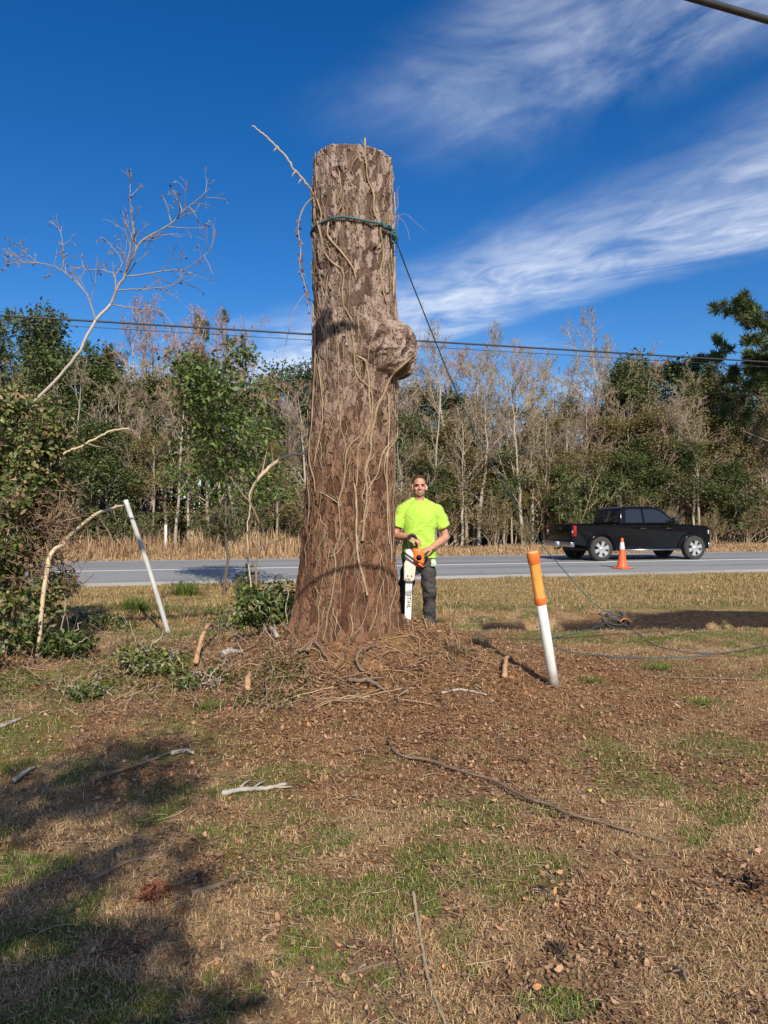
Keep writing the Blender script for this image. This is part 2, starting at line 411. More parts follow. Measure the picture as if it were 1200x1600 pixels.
# ------------------------------------------------------------------ the topped pine stump
TY = 7.75
_rows = np.array([[205, 491, 612], [215, 490, 613], [260, 489, 614], [350, 487, 616], [450, 488, 619], [490, 488, 621], [560, 487, 624], [620, 485, 622], [700, 480, 619],
                  [780, 474, 617], [850, 469, 619], [900, 463, 622], [950, 455, 628], [990, 446, 636], [1015, 436, 646], [1040, 424, 660]], float)
_tz = CH + (YH - _rows[:, 0]) / F * TY
_tc = ((_rows[:, 1] + _rows[:, 2]) / 2 - 600) / F * TY
_tr = (_rows[:, 2] - _rows[:, 1]) / 2 / F * TY * .945
_o = np.argsort(_tz)
def tcx(z): return np.interp(z, _tz[_o], _tc[_o])
def trad(z): return np.interp(z, _tz[_o], _tr[_o])
BZ = CH + (YH - 533) / F * 7.3; BTH = math.radians(-36)
def burl(th, z):
    d = (th - BTH + math.pi) % (2 * math.pi) - math.pi; d = d + (vn(np.cos(th) * 6, np.sin(th) * 6, z * 7, 63) - .5) * .22; z = z + (vn(np.cos(th) * 5, np.sin(th) * 5, z * 6, 65) - .5) * .08
    # blunt swelling: flat on top, rolled under below
    a = np.where(d < 0, 1, np.clip(1 - (np.abs(d) / .78) ** 2.6, 0, 1))
    zz = (z - BZ); up = np.clip(1 - (np.abs(zz) / np.where(zz > 0, .27, .29)) ** np.where(zz > 0, 3.6, 2.0), 0, 1)
    t = np.minimum(a, 1) * up
    lf = np.cos(np.clip(-d / .98, 0, 1) * np.pi / 2) ** 1.5
    return np.where(d < 0, .185 * lf * up ** (.45 + .6 * np.clip(-d / .7, 0, 1)), .185 * t ** .42)
def Rmac(th, z):
    """trunk radius with flare buttresses, the burl and slow lumps but no bark."""
    r = trad(z)
    lump = (vn(np.cos(th) * 1.7 + 9, np.sin(th) * 1.7, z * 1.1, 61) - .5) * .05
    fl = np.clip((.95 - z) / .7, 0, 1) ** 1.6 * (-.02 + .06 * np.cos(th * 5 + .8) + .05 * np.cos(th * 3 + 2))
    ridge = np.where(z > 0, 1, 1) * .022 * np.exp(-((z - BZ - .02) / .30) ** 2) * np.cos((th - BTH) / 2) ** 2
    return r + lump * .6 + fl + burl(th, z) + ridge
def surf(px, py, lift=0.0):
    """world point of the stump's near face seen at a photo pixel."""
    px = np.asarray(px, float); py = np.asarray(py, float); Y = np.full(px.shape, TY - .5)
    for _ in range(30):
        x = (px - 600) / F * Y; z = CH + (YH - py) / F * Y
        dx = x - tcx(z); th = np.arctan2(Y - TY, dx); R = Rmac(th, z) + lift
        Yn = np.where(np.abs(dx) < R, TY - np.sqrt(np.maximum(R * R - dx * dx, 0)), TY - .0)
        Y = .6 * Y + .4 * Yn
    return np.stack([(px - 600) / F * Y, Y, CH + (YH - py) / F * Y], -1)

def bark_h(th, z):
    """scaly pine plates: jittered cells, tall ones, with cracks between; returns height 0..1 and a plate id."""
    nth = 50; u = (th / (2 * math.pi)) % 1.0 * nth; v = z / .125
    u = u + (fbm(np.cos(th) * 4, np.sin(th) * 4, z * 4, o=3, s=71) - .5) * 1.6 + (fbm(np.cos(th) * 17, np.sin(th) * 17, z * 13, o=3, s=72) - .5) * 1.5
    v = v + (fbm(np.cos(th) * 4 + 7, np.sin(th) * 4, z * 4, o=3, s=75) - .5) * 2.4 + (fbm(np.cos(th) * 17 + 5, np.sin(th) * 17, z * 13, o=3, s=76) - .5) * 1.3
    iu, iv = np.floor(u), np.floor(v); f1 = np.full(u.shape, 9.); f2 = f1.copy(); idd = f1 * 0; sl = f1 * 0
    for a in (-1, 0, 1):
        for b in (-1, 0, 1):
            cu = np.mod(iu + a, nth); cv = iv + b
            px_ = iu + a + .5 + (hsh(cu, cv, 0, 1) - .5) * .9; py_ = iv + b + .5 + (hsh(cu, cv, 0, 2) - .5) * .9
            d = np.hypot((u - px_) * 1.0, (v - py_) * 1.0); h = hsh(cu, cv, 0, 3)
            n1 = d < f1
            f2 = np.where(n1, f1, np.minimum(f2, d)); idd = np.where(n1, h, idd); sl = np.where(n1, (u - px_) * (h - .5) + (v - py_) * .5, sl); f1 = np.where(n1, d, f1)
    e = sstep(f2 - f1, .0, .13)
    return e * (.25 + .75 * idd) + .55 * sl * e, idd, e

def build_stump():
    ztop = float(CH + (YH - 224) / F * (TY - .40))
    nt_, nz = 560, 980
    th = np.linspace(0, 2 * np.pi, nt_, endpoint=False); z = np.linspace(-.15, ztop, nz)
    TH, Z = np.meshgrid(th, z)
    R = Rmac(TH, Z); bh, pid, e = bark_h(TH, Z)
    low = sstep(Z, 1.6, .5); onb = np.clip(burl(TH, Z) / .1, 0, 1)
    amp = (.026 - .012 * low) * (1 - .1 * onb) * (.45 + 1.1 * fbm(np.cos(TH) * 5, np.sin(TH) * 5, Z * 4, o=3, s=83))
    rough = (fbm(np.cos(TH) * 16, np.sin(TH) * 16, Z * 6, o=5, s=81, g=.6) - .5) * .042 + (np.abs(fbm(np.cos(TH) * 9, np.sin(TH) * 9, Z * 2.2, o=3, s=87) - .5)) * .045
    grain = (vn(np.arctan2(np.sin(TH - BTH), np.cos(TH - BTH)) * 10, (Z - BZ) * 38 + np.cos(TH) * 3, None, 5) - .5) * .03 * onb + (fbm(np.cos(TH) * 7, np.sin(TH) * 7, Z * 7, o=3, s=67) - .5) * .09 * onb
    # the old knot holes
    hole = 0
    for (hx, hy, w) in ((528, 268, .036), (586, 390, .02), (600, 660, .018), (676 - 92, 665, .015)):
        p = surf(hx, hy); t0 = math.atan2(p[1] - TY, p[0] - tcx(p[2])); d = np.hypot((TH - t0 + np.pi) % (2 * np.pi) - np.pi, (Z - p[2]) / .45) * .45
        hole = hole - .09 * np.exp(-(d / w) ** 4) + .018 * np.exp(-((d - w * 1.7) / (w * .6)) ** 2)
    RR = R + amp * (bh - .4) + rough + grain + hole
    cx = tcx(Z)
    # ragged chainsaw cut across the top
    V = np.stack([cx + RR * np.cos(TH), TY + RR * np.sin(TH), Z + sstep(Z, ztop - .3, ztop) * ((fbm(np.cos(TH) * 3, np.sin(TH) * 3, o=2, s=91) - .5) * .02 - .015 * np.cos(TH))], -1)
    i = np.arange(nt_); j = (i + 1) % nt_; k = (np.arange(nz - 1) * nt_)[:, None]
    q = np.stack([k + i, k + j, k + nt_ + j, k + nt_ + i], -1).reshape(-1, 4)
    mb = MB(); mb.add(V, q, pid.ravel())
    root = thing('tree_stump', 'tall reddish brown topped pine trunk wrapped in dead vines with a burl', 'tree stump', (float(tcx(.3)), TY, .3))
    m, nt, b = new_mat("scaly_pine_bark")
    A = lambda n: N(nt, 'ShaderNodeAttribute', attribute_name=n).outputs['Fac']
    f = tex_noise(nt, 48, 6, .75, sc3=(1.3, 1.3, .7)); g = tex_noise(nt, 5, 5, .6); s3 = tex_noise(nt, 9, 6, .75, sc3=(2, 2, .6), dist=1.2)
    plate = M2(nt, 'ADD', M2(nt, 'MULTIPLY', A('rnd'), .75), M2(nt, 'MULTIPLY', s3, .40))
    upper = ramp(nt, plate, [(.2, (.105, .063, .049)), (.5, (.255, .166, .130)), (.8, (.48, .355, .29))])
    lower = ramp(nt, plate, [(.2, (.115, .053, .029)), (.5, (.21, .100, .056)), (.8, (.31, .165, .098))])
    c = MIX(nt, SMOOTH(nt, M2(nt, 'ADD', A('low'), M2(nt, 'MULTIPLY', M2(nt, 'SUBTRACT', g, .5), .5)), .15, .85), upper, lower)
    c = MIX(nt, M2(nt, 'MULTIPLY', SMOOTH(nt, f, .35, .65), .35), c, (.07, .045, .033), 'MIX')
    c = MIX(nt, A('crack'), (.030, .018, .012), c)
    c = MIX(nt, M2(nt, 'MULTIPLY', SMOOTH(nt, g, .62, .72), .25), c, (.38, .29, .23))
    L(nt, c, b.inputs['Base Color']); b.inputs['Roughness'].default_value = .9; b.inputs['Specular IOR Level'].default_value = .15
    bump(nt, b, M2(nt, 'ADD', f, M2(nt, 'MULTIPLY', s3, .8)), 1.0, .022)
    part('bark', mb, m, root, world=True, attrs={'low': (sstep(Z, 4.3, .9)).ravel(), 'crack': np.clip(e * .75 + .25 + .4 * onb + (fbm(np.cos(TH) * 9, np.sin(TH) * 9, Z * 7, o=3, s=85) - .45) * 1.0, 0, 1).ravel()})
    # pale sawn face on top
    tb = MB(); rim = V.reshape(nz, nt_, 3)[-1]; rings = [rim]
    for s in (.93, .75, .5, .25, .04):
        r = rim.mean(0) + (rim - rim.mean(0)) * s; r[:, 2] = rim[:, 2].mean() * (1 - s) + r[:, 2] * s + (.015 if s < .95 else 0); rings.append(r)
    Vt = np.concatenate(rings); nr = len(rings); kk = (np.arange(nr - 1) * nt_)[:, None]
    tb.add(Vt, np.stack([kk + i, kk + j, kk + nt_ + j, kk + nt_ + i], -1).reshape(-1, 4))
    part('cut_top', tb, simple('sawn_pine', (.52, .36, .20), (.36, .23, .12), 30, .8), root, world=True)
    # ---- dead lianas
    vm = attr_mat('dead_liana', [(0, (.13, .085, .052)), (.5, (.30, .21, .13)), (1, (.48, .37, .245))], .85, noise=1.1, nscale=11)
    vines = [
        (4.2, [(505, 1000), (511, 962), (519, 925), (524, 880), (521, 862), (531, 838), (532, 818), (529, 795), (533, 770), (538, 745), (540, 715), (548, 695), (566, 680)]),
        (5.2, [(574, 930), (566, 900), (558, 865), (556, 838), (557, 800), (556, 775), (552, 755)]),
        (5.6, [(566, 845), (569, 815), (572, 790), (572, 765), (571, 735), (577, 715), (580, 690), (584, 660), (592, 630), (602, 610), (613, 585), (626, 572), (640, 560)]),
        (4.0, [(557, 760), (558, 730), (559, 705), (567, 688), (575, 672), (582, 650), (580, 618), (576, 605), (561, 592), (555, 575), (553, 545), (548, 505), (544, 490), (537, 475), (534, 450), (537, 430), (530, 416)]),
        (3.6, [(580, 645), (577, 618), (577, 590), (570, 565), (556, 555)]),
        (3.4, [(609, 850), (604, 800), (604, 750), (605, 720), (606, 690), (607, 655), (606, 625), (602, 605)]),
        (3.0, [(613, 880), (610, 830), (607, 785), (602, 745), (600, 720), (609, 700), (617, 688), (622, 668), (618, 648), (614, 638)]),
        (3.0, [(575, 765), (583, 752), (590, 735), (594, 718), (602, 700), (610, 692), (619, 680)]),
        (4.0, [(570, 215), (571, 235), (572, 255), (575, 280), (581, 296), (584, 310), (584, 330), (592, 350), (596, 372), (598, 400), (595, 430), (600, 455), (606, 478)]),
        (2.6, [(562, 240), (550, 255), (543, 275), (538, 290)]),
        (2.8, [(511, 430), (510, 450), (506, 480), (503, 500), (501, 530)]),
        (4.4, [(513, 345), (512, 365), (520, 378), (531, 390), (543, 405), (552, 420), (556, 436)]),
        (4.0, [(494, 345), (502, 370), (505, 390), (510, 400), (522, 412), (534, 420)]),
        (3.0, [(495, 310), (501, 330), (499, 355), (503, 380), (498, 410)]),
        (2.6, [(538, 300), (535, 320), (524, 335), (517, 350)]),
        (3.6, [(489, 470), (491, 510), (492, 560), (489, 600), (487, 640), (485, 670), (482, 700), (484, 725), (490, 745), (493, 770)]),
        (3.0, [(497, 570), (502, 600), (504, 640), (500, 680), (494, 705), (488, 735)]),
        (2.6, [(481, 640), (479, 690), (480, 740), (483, 790), (478, 830)]),
        (2.4, [(532, 790), (520, 780), (508, 772), (497, 768)]),
        (3.0, [(617, 300), (617, 340), (616, 380), (617, 420), (616, 460)]),
        (2.4, [(613, 350), (611, 400), (614, 430), (613, 470)]),
        (2.2, [(546, 840), (535, 852), (528, 864), (516, 870)]),
        (2.0, [(600, 905), (590, 935), (586, 965), (578, 990)]),
        (2.4, [(540, 1000), (560, 985), (572, 965), (576, 940)]),
        (2.2, [(616, 690), (617, 740), (614, 780), (616, 830), (612, 880)]),
        (2.0, [(520, 490), (526, 520), (530, 560), (527, 610), (533, 650), (530, 690)]),
        (2.0, [(590, 490), (585, 520), (577, 545), (572, 580), (570, 600)]),
    ]
    for wpx, pl in vines:
        n = max(14, 6 * len(pl)); p = spline(pl, n)
        p[:, 0] += (fbm(p[:, 1] * .05, p[:, 0] * .05 + len(pl) * 3.1, o=2) - .5) * 5
        r = wpx / F * 7.25 * .34
        w = surf(p[:, 0], p[:, 1], r * .6 + .020)
        for _ in range(2): w[1:-1] = (w[:-2] + 2 * w[1:-1] + w[2:]) / 4
        mb = MB(); rad = r * (.55 + .9 * fbm(np.arange(n) * .45, np.full(n, wpx * 7 + len(pl)), o=3)); rad[-3:] *= [.8, .6, .3]
        tubes(mb, w, rad, 7, rnd=.35 + .4 * rng.random())
        # thinner strands twisting alongside
        for _ in range(2 if wpx > 2.5 else 1):
            a0 = rng.integers(0, n // 3); b0 = rng.integers(2 * n // 3, n); m_ = max(b0 - a0, 8); qq = p[a0:a0 + m_].copy(); m_ = len(qq); qq[:, 0] += (fbm(np.arange(m_) * .22, np.full(m_, rng.random() * 90), o=2) - .5) * 26
            ww = surf(np.clip(qq[:, 0], 470, 624), qq[:, 1], r * .5 + .016); ww[1:-1] = (ww[:-2] + 2 * ww[1:-1] + ww[2:]) / 4; tubes(mb, ww, r * rng.uniform(.3, .55) * np.linspace(1, .5, m_), 5, rnd=.2 + .5 * rng.random())
        # holdfast rootlets gripping the bark
        for _ in range(max(2, n // 8)):
            k = rng.integers(2, n - 2); a = p[k]; sg = rng.choice([-1, 1]); l = rng.uniform(6, 20)
            tw = surf(np.array([a[0], a[0] + sg * l * .5, a[0] + sg * l]), np.array([a[1], a[1] + rng.uniform(-6, 4), a[1] + rng.uniform(-14, 8)]), .016)
            tubes(mb, tw, np.array([r * .5, r * .35, r * .15]), 4, rnd=.3)
        part('vine', mb, vm, root, world=True)
    # fine hair roots and small vines over the whole near face: one mass nobody could count
    mb = MB()
    for _ in range(230):
        x0, y0 = rng.uniform(486, 622), rng.uniform(225, 985); l = rng.uniform(30, 110); k = 7
        yy = y0 + np.linspace(0, l, k); xx = x0 + np.cumsum(rng.normal(0, 3.2, k))
        ed = np.interp(yy, _rows[:, 0], _rows[:, 1]) + 3, np.interp(yy, _rows[:, 0], _rows[:, 2]) - 3
        w = surf(np.clip(xx, *ed), yy, .018); tubes(mb, w, np.linspace(1, .4, k) * rng.uniform(.0022, .0050), 4)
    o = part('rootlets', mb, vm, root, world=True); o['kind'] = 'stuff'
    # broken dead limb at upper left, hanging runners
    dm = attr_mat('grey_dead_wood', [(0, (.27, .23, .20)), (1, (.52, .47, .42))], .8, noise=.6, nscale=20)
    p = np.array([P(x, y, Yd) for x, y, Yd in ((492, 308, 7.65), (482, 292, 7.55), (470, 276, 7.5), (458, 262, 7.45), (447, 245, 7.42), (432, 228, 7.4), (415, 212, 7.38), (403, 202, 7.37), (394, 195, 7.36))])
    mb = MB(); tubes(mb, spline(p, 40) + (rng.normal(0, .004, (40, 3))), np.linspace(.013, .008, 40), 8, cap=True, rnd=.35)
    for k in (9, 13, 24): 
        q0 = spline(p, 40)[k]; tubes(mb, np.stack([q0, q0 + [-.02, -.02, -.03], q0 + [-.035, -.03, -.055 - .02 * rng.random()]]), np.array([.011, .009, .006]), 6, cap=True, rnd=.1)
    part('dead_limb', mb, dm, root, world=True)
    def hang(pts, rr, leaf, Yd=7.6):
        p = spline(np.array([P(x, y, Yd) for x, y in pts]), 30); mb = MB(); tubes(mb, p, np.linspace(rr, rr * .5, 30), 5, rnd=.6)
        part('hanging_vine', mb, vm, root, world=True)
        if leaf:
            mb = MB(); idx = rng.integers(4, 30, leaf); C = p[idx] + rng.normal(0, .012, (leaf, 3))
            leaves(mb, C, rvec(leaf) * [1, 1, .6] + [0, 0, -.8], rvec(leaf), rng.uniform(.03, .07, leaf), rng.uniform(.015, .035, leaf)); return mb
    a1 = hang([(492, 306), (478, 318), (468, 340), (466, 362), (470, 392), (468, 412), (472, 430), (478, 452), (481, 472), (486, 500), (488, 530)], .007, 60)
    hang([(480, 455), (468, 470), (457, 490), (452, 512), (447, 535), (440, 572)], .0045, 0)
    hang([(618, 330), (622, 318), (620, 300), (624, 290)], .004, 0, 7.7)
    hang([(618, 338), (634, 334), (648, 346), (666, 360)], .0025, 0, 7.7); hang([(618, 334), (630, 345), (638, 362), (640, 375)], .0025, 0, 7.7)
    hang([(640, 566), (648, 560), (655, 545), (657, 515), (660, 490), (661, 470)], .005, 0, 7.35)
    hang([(637, 562), (650, 550), (652, 525), (652, 510)], .004, 0, 7.3)
    lm = attr_mat('dry_leaf', [(0, (.14, .075, .045)), (.6, (.27, .15, .09)), (1, (.36, .22, .14))], .8, .25)
    o = part('dry_leaves', a1, lm, root, world=True); o['kind'] = 'stuff'
build_stump()
# ------------------------------------------------------------------ shapes for vehicles and tools
def box(mb, lo, hi, mi=0, R=None, at=None, rnd=.5):
    lo, hi = np.array(lo, float), np.array(hi, float)
    V = np.array([[x, y, z] for z in (0, 1) for y in (0, 1) for x in (0, 1)], float) * (hi - lo) + lo
    if R is not None: V = V @ np.asarray(R).T
    if at is not None: V = V + at
    mb.add(V, np.array([[0, 2, 3, 1], [4, 5, 7, 6], [0, 1, 5, 4], [2, 6, 7, 3], [0, 4, 6, 2], [1, 3, 7, 5]]), rnd, mi); return mb
def lathe(mb, prof, n=28, axis='z', at=(0, 0, 0), mi=0, close=True):
    """revolve (r, h) pairs."""
    t = 2 * np.pi * np.arange(n) / n; pr = np.asarray(prof, float); K = len(pr)
    a, b, h = pr[:, :1] * np.cos(t), pr[:, :1] * np.sin(t), np.repeat(pr[:, 1:2], n, 1)
    V = np.stack({'z': (a, b, h), 'y': (a, h, b), 'x': (h, a, b)}[axis], -1).reshape(-1, 3) + np.array(at)
    i = np.arange(n); j = (i + 1) % n; k = (np.arange(K - 1) * n)[:, None]
    fs = [np.stack([k + i, k + j, k + n + j, k + n + i], -1).reshape(-1, 4)]
    if close: fs += [i[None, ::-1], ((K - 1) * n + i)[None]]
    mb.add(V, fs, None, mi); return mb
def extrude(mb, poly, y0, y1, mi=0):
    """polygon in x, z pushed from y0 to y1."""
    p = np.asarray(poly, float); n = len(p)
    V = np.concatenate([np.insert(p, 1, y0, 1), np.insert(p, 1, y1, 1)]); i = np.arange(n); j = (i + 1) % n
    mb.add(V, [np.stack([i, j, j + n, i + n], -1), i[None, ::-1], i[None] + n], None, mi); return mb
def solid(name, mb, mat, mods, smooth=True):
    me = evaluated(build_mesh(name + '_raw', mb, mat, False), mods)
    me.name = name; me.polygons.foreach_set('use_smooth', np.full(len(me.polygons), smooth)); return me

# ------------------------------------------------------------------ pickup
def build_truck():
    y0 = 1150 * 1.65 / 76.2; pr_ = np.array([7.33, 24.95])                # near rear wheel touches the road here
    half_t = .87
    ctr = pr_ + RU * 1.62 + RV * half_t
    root = thing('pickup_truck', 'black four door pickup truck driving along the road behind the cone', 'truck', (ctr[0], ctr[1], .055), math.atan(RT))
    paint, nt, b = new_mat("black_car_paint")
    b.inputs['Base Color'].default_value = (.004, .0045, .007, 1); b.inputs['Roughness'].default_value = .15; b.inputs['Coat Weight'].default_value = .05; b.inputs['Specular IOR Level'].default_value = .22; b.inputs['Coat Roughness'].default_value = .06
    dn = tex_noise(nt, 3, 5, .6); rr = N(nt, 'ShaderNodeMapRange', inp={1: .3, 2: .7, 3: .08, 4: .2}); L(nt, dn, rr.inputs[0]); L(nt, rr.outputs[0], b.inputs['Roughness'])
    glass, nt, b = new_mat("tinted_glass"); b.inputs['Base Color'].default_value = (.012, .016, .022, 1); b.inputs['Roughness'].default_value = .04; b.inputs['Specular IOR Level'].default_value = .7
    chrome = simple('dull_chrome', (.55, .56, .58), (.38, .39, .4), 12, .28, 1)
    alloy = simple('alloy_wheel', (.62, .62, .63), (.42, .42, .42), 14, .35, .6)
    rubber = simple('tyre_rubber', (.045, .043, .040), (.022, .021, .02), 40, .85, bmp=.3)
    trim = simple('black_trim', (.02, .02, .021), (.012, .012, .013), 30, .6)
    red, nt, b = new_mat("red_lens"); b.inputs['Base Color'].default_value = (.30, .006, .010, 1); b.inputs['Roughness'].default_value = .12; b.inputs['Coat Weight'].default_value = .5
    clear = simple('headlamp_lens', (.6, .62, .65), (.4, .42, .45), 30, .1)
    white = simple('plate_white', (.75, .76, .78), (.6, .6, .62), 20, .4)
    # lower body: side outline pushed across, rounded, then arches and bed cut out of it
    side = [(-2.86, .60), (-2.88, .72), (-2.90, 1.20), (-2.88, 1.27), (-.86, 1.275), (1.02, 1.265), (1.55, 1.255), (2.55, 1.195), (2.78, 1.13), (2.86, .98), (2.88, .62), (2.80, .44), (2.5, .40), (-1.0, .42), (-2.3, .52)]
    mb = MB(); p = np.array(side); n = len(p)
    secs = [(-.985, -.03), (-1.01, .0), (-1.0, 0), (1.0, 0), (1.01, 0), (.985, -.03)]
    Vs = []
    for yy, k in ((-.94, 1), (-1.0, 0), (1.0, 0), (.94, 1)):
        q = p.copy(); c = np.array([0, .85])
        if k: q = c + (q - c) * [.992, .94]
        Vs.append(np.insert(q, 1, yy, 1))
    V = np.concatenate(Vs); i = np.arange(n); j = (i + 1) % n
    # tumblehome above the shoulder
    V[:, 1] *= 1 - .05 * sstep(V[:, 2], 1.05, 1.28) - .03 * sstep(-V[:, 2], -.7, -.4)
    V[:, 1] *= 1 - .10 * sstep(V[:, 0], 2.2, 2.9)
    fs = [np.stack([k * n + i, k * n + j, k * n + n + j, k * n + n + i], -1) for k in range(3)] + [i[None, ::-1], 3 * n + i[None]]
    mb.add(V, fs)
    cut = MB()
    for wx in (-1.62, 2.02):
        for s in (-1, 1): lathe(cut, [(.50, min(s * .62, s * 1.2)), (.50, max(s * .62, s * 1.2))], 40, 'y', (wx, 0, .43))
    cme = build_mesh('cut', cut, paint, False); co = bpy.data.objects.new('cutter', cme); COL.objects.link(co)
    bed = MB(); box(bed, (-2.80, -.80, .82), (-.93, .80, 1.6)); bo = bpy.data.objects.new('cutter2', build_mesh('cut2', bed, paint, False)); COL.objects.link(bo)
    body = solid('body', mb, [paint], [('BOOLEAN', dict(operation='DIFFERENCE', object=co, solver='EXACT')), ('BOOLEAN', dict(operation='DIFFERENCE', object=bo, solver='EXACT')), ('BEVEL', dict(width=.022, segments=3, limit_method='ANGLE', angle_limit=math.radians(35)))])
    body.set_sharp_from_angle(angle=math.radians(35))
    bpy.data.objects.remove(co); bpy.data.objects.remove(bo)
    ob = obj('body', body, root)
    # cab above the shoulder line
    st = [(-.90, 1.26, .93), (-.80, 1.80, .76), (-.62, 1.865, .72), (.45, 1.875, .72), (.72, 1.83, .72), (1.46, 1.27, .90)]
    prof = np.array([(a, c_) for a, c_, _ in st]); hw = np.array([w for _, _, w in st])
    mb = MB(); Vc = np.concatenate([np.stack([prof[:, 0], s * hw, prof[:, 1]], -1) for s in (-1, 1)]); m_ = len(st); i = np.arange(m_); j = (i + 1) % m_
    mb.add(Vc, [np.stack([i, j, j + m_, i + m_], -1), i[None, ::-1], i[None] + m_])
    cab = solid('cab', mb, [paint], [('BEVEL', dict(width=.05, segments=3, limit_method='ANGLE', angle_limit=math.radians(25)))])
    cab.set_sharp_from_angle(angle=math.radians(40)); obj('cab', cab, root)
    def pane(name, pts, s, out=.006):
        """window pane set a little proud of the leaning cab side."""
        V = []
        for x, z in pts:
            w = np.interp(z, [1.26, 1.80, 1.87], [.925, .765, .72]); V.append((x, s * (w + out), z))
        k = MB(); V = np.array(V); Vb = V - [0, s * .03, 0]; nn = len(V); ii = np.arange(nn); jj = (ii + 1) % nn
        k.add(np.concatenate([V, Vb]), [ii[None] if s < 0 else ii[None, ::-1], np.stack([ii, ii + nn, jj + nn, jj], -1)])
        return part(name, k, glass, root, smooth=False)
    for s in (-1, 1):
        pane('side_window', [(-.68, 1.32), (-.62, 1.74), (-.50, 1.78), (-.02, 1.78), (-.02, 1.32)], s)
        pane('side_window', [(.06, 1.32), (.06, 1.78), (.48, 1.78), (.70, 1.72), (1.16, 1.38), (1.16, 1.32)], s)
        for dx in (-.10, .92):
            k = MB(); box(k, (dx - .22 + .14, s * 1.0 - .012, 1.10), (dx + .05 + .14, s * 1.0 + .03 * s + .012, 1.135)); part('door_handle', k, trim, root)
        for dx in (-.80, .02, 1.12):   # shut lines
            pass
        k = MB(); tubes(k, np.array([(1.13, s * .97, 1.33), (1.13, s * 1.06, 1.36)]), [.03, .03], 8, cap=True); box(k, (1.05, s * 1.13 - .1, 1.27), (1.20, s * 1.13 + .1, 1.50)); part('wing_mirror', k, trim, root)
        k = MB(); box(k, (-.98, s * .97 - .06, .36), (1.40, s * .97 + .06, .415)); part('side_step', k, chrome, root)
        k = MB(); box(k, (-2.925, s * .90 - .09, .80), (-2.72, s * .955 + .05 * s, 1.24) if s > 0 else (-2.72, s * .90 + .09, 1.24)); 
        lo = (-2.915, min(s * .84, s * 1.004), .86); hi = (-2.76, max(s * .84, s * 1.004), 1.225)
        k = MB(); box(k, lo, hi); lt = obj('tail_light', solid('tail_light', k, [red], [('BEVEL', dict(width=.03, segments=2))]), root)
        k = MB(); box(k, (-2.922, min(s * .84, s * .95), .97), (-2.90, max(s * .84, s * .95), 1.05)); part('reversing_lens', k, clear, lt)
        k = MB(); box(k, (2.74, min(s * .60, s * .885), .90), (2.852, max(s * .60, s * .885), 1.06)); obj('headlight', solid('headlight', k, [clear], [('BEVEL', dict(width=.03, segments=2))]), root)
        # trim lip around each wheel arch
        for wx in (-1.62, 2.02):
            a = np.linspace(math.radians(-5), math.radians(185), 26)
            w = 1.0 if wx < 0 else .985
            k = MB(); tubes(k, np.stack([wx + .515 * np.cos(a), np.full(26, s * (w + .004)), .43 + .515 * np.sin(a)], -1), .025, 6); part('arch_trim', k, paint, root)
    # windscreen and back glass
    def glasspane(name, a, b_, off):
        (xa, za, wa), (xb, zb, wb) = a, b_
        q = np.array([(xa, -wa, za), (xa, wa, za), (xb, wb, zb), (xb, -wb, zb)], float); q2 = q + off
        k = MB(); k.add(np.concatenate([q2, q2 - np.array(off) * 4]), np.array([[0, 1, 2, 3], [0, 4, 5, 1], [1, 5, 6, 2], [2, 6, 7, 3], [3, 7, 4, 0]])); part(name, k, glass, root, smooth=False)
    glasspane('windscreen', (1.38, 1.33, .80), (.78, 1.785, .66), np.array([.006, 0, .006]))
    glasspane('rear_window', (-.888, 1.33, .80), (-.815, 1.72, .70), np.array([-.008, 0, .002]))
    k = MB(); box(k, (-2.915, -.77, .70), (-2.88, .77, 1.245)); tg = obj('tailgate', solid('tailgate', k, [paint], [('BEVEL', dict(width=.02, segments=2))]), root)
    k = MB(); box(k, (-2.93, -.13, 1.08), (-2.912, .13, 1.15)); part('handle', k, trim, tg)
    k = MB(); box(k, (-3.06, -.98, .50), (-2.84, .98, .68)); bp = obj('rear_bumper', solid('rear_bumper', k, [chrome], [('BEVEL', dict(width=.035, segments=3))]), root)
    k = MB(); box(k, (-3.068, -.16, .515), (-3.058, .16, .665)); part('licence_plate', k, white, bp)
    k = MB(); box(k, (-3.20, -.03, .40), (-2.9, .03, .46)); part('tow_hitch', k, trim, bp)
    k = MB(); box(k, (2.72, -.90, .42), (2.98, .90, .62)); obj('front_bumper', solid('front_bumper', k, [chrome], [('BEVEL', dict(width=.05, segments=3))]), root)
    k = MB(); box(k, (2.80, -.58, .70), (2.90, .58, 1.08)); obj('grille', solid('grille', k, [trim], [('BEVEL', dict(width=.02, segments=2))]), root)
    k = MB(); box(k, (-2.4, -.45, .34), (2.4, .45, .50)); tubes(k, np.array([(-1.62, -.8, .42), (-1.62, .8, .42)]), .07, 8, cap=True); tubes(k, np.array([(2.02, -.8, .42), (2.02, .8, .42)]), .05, 8, cap=True); part('chassis', k, trim, root)
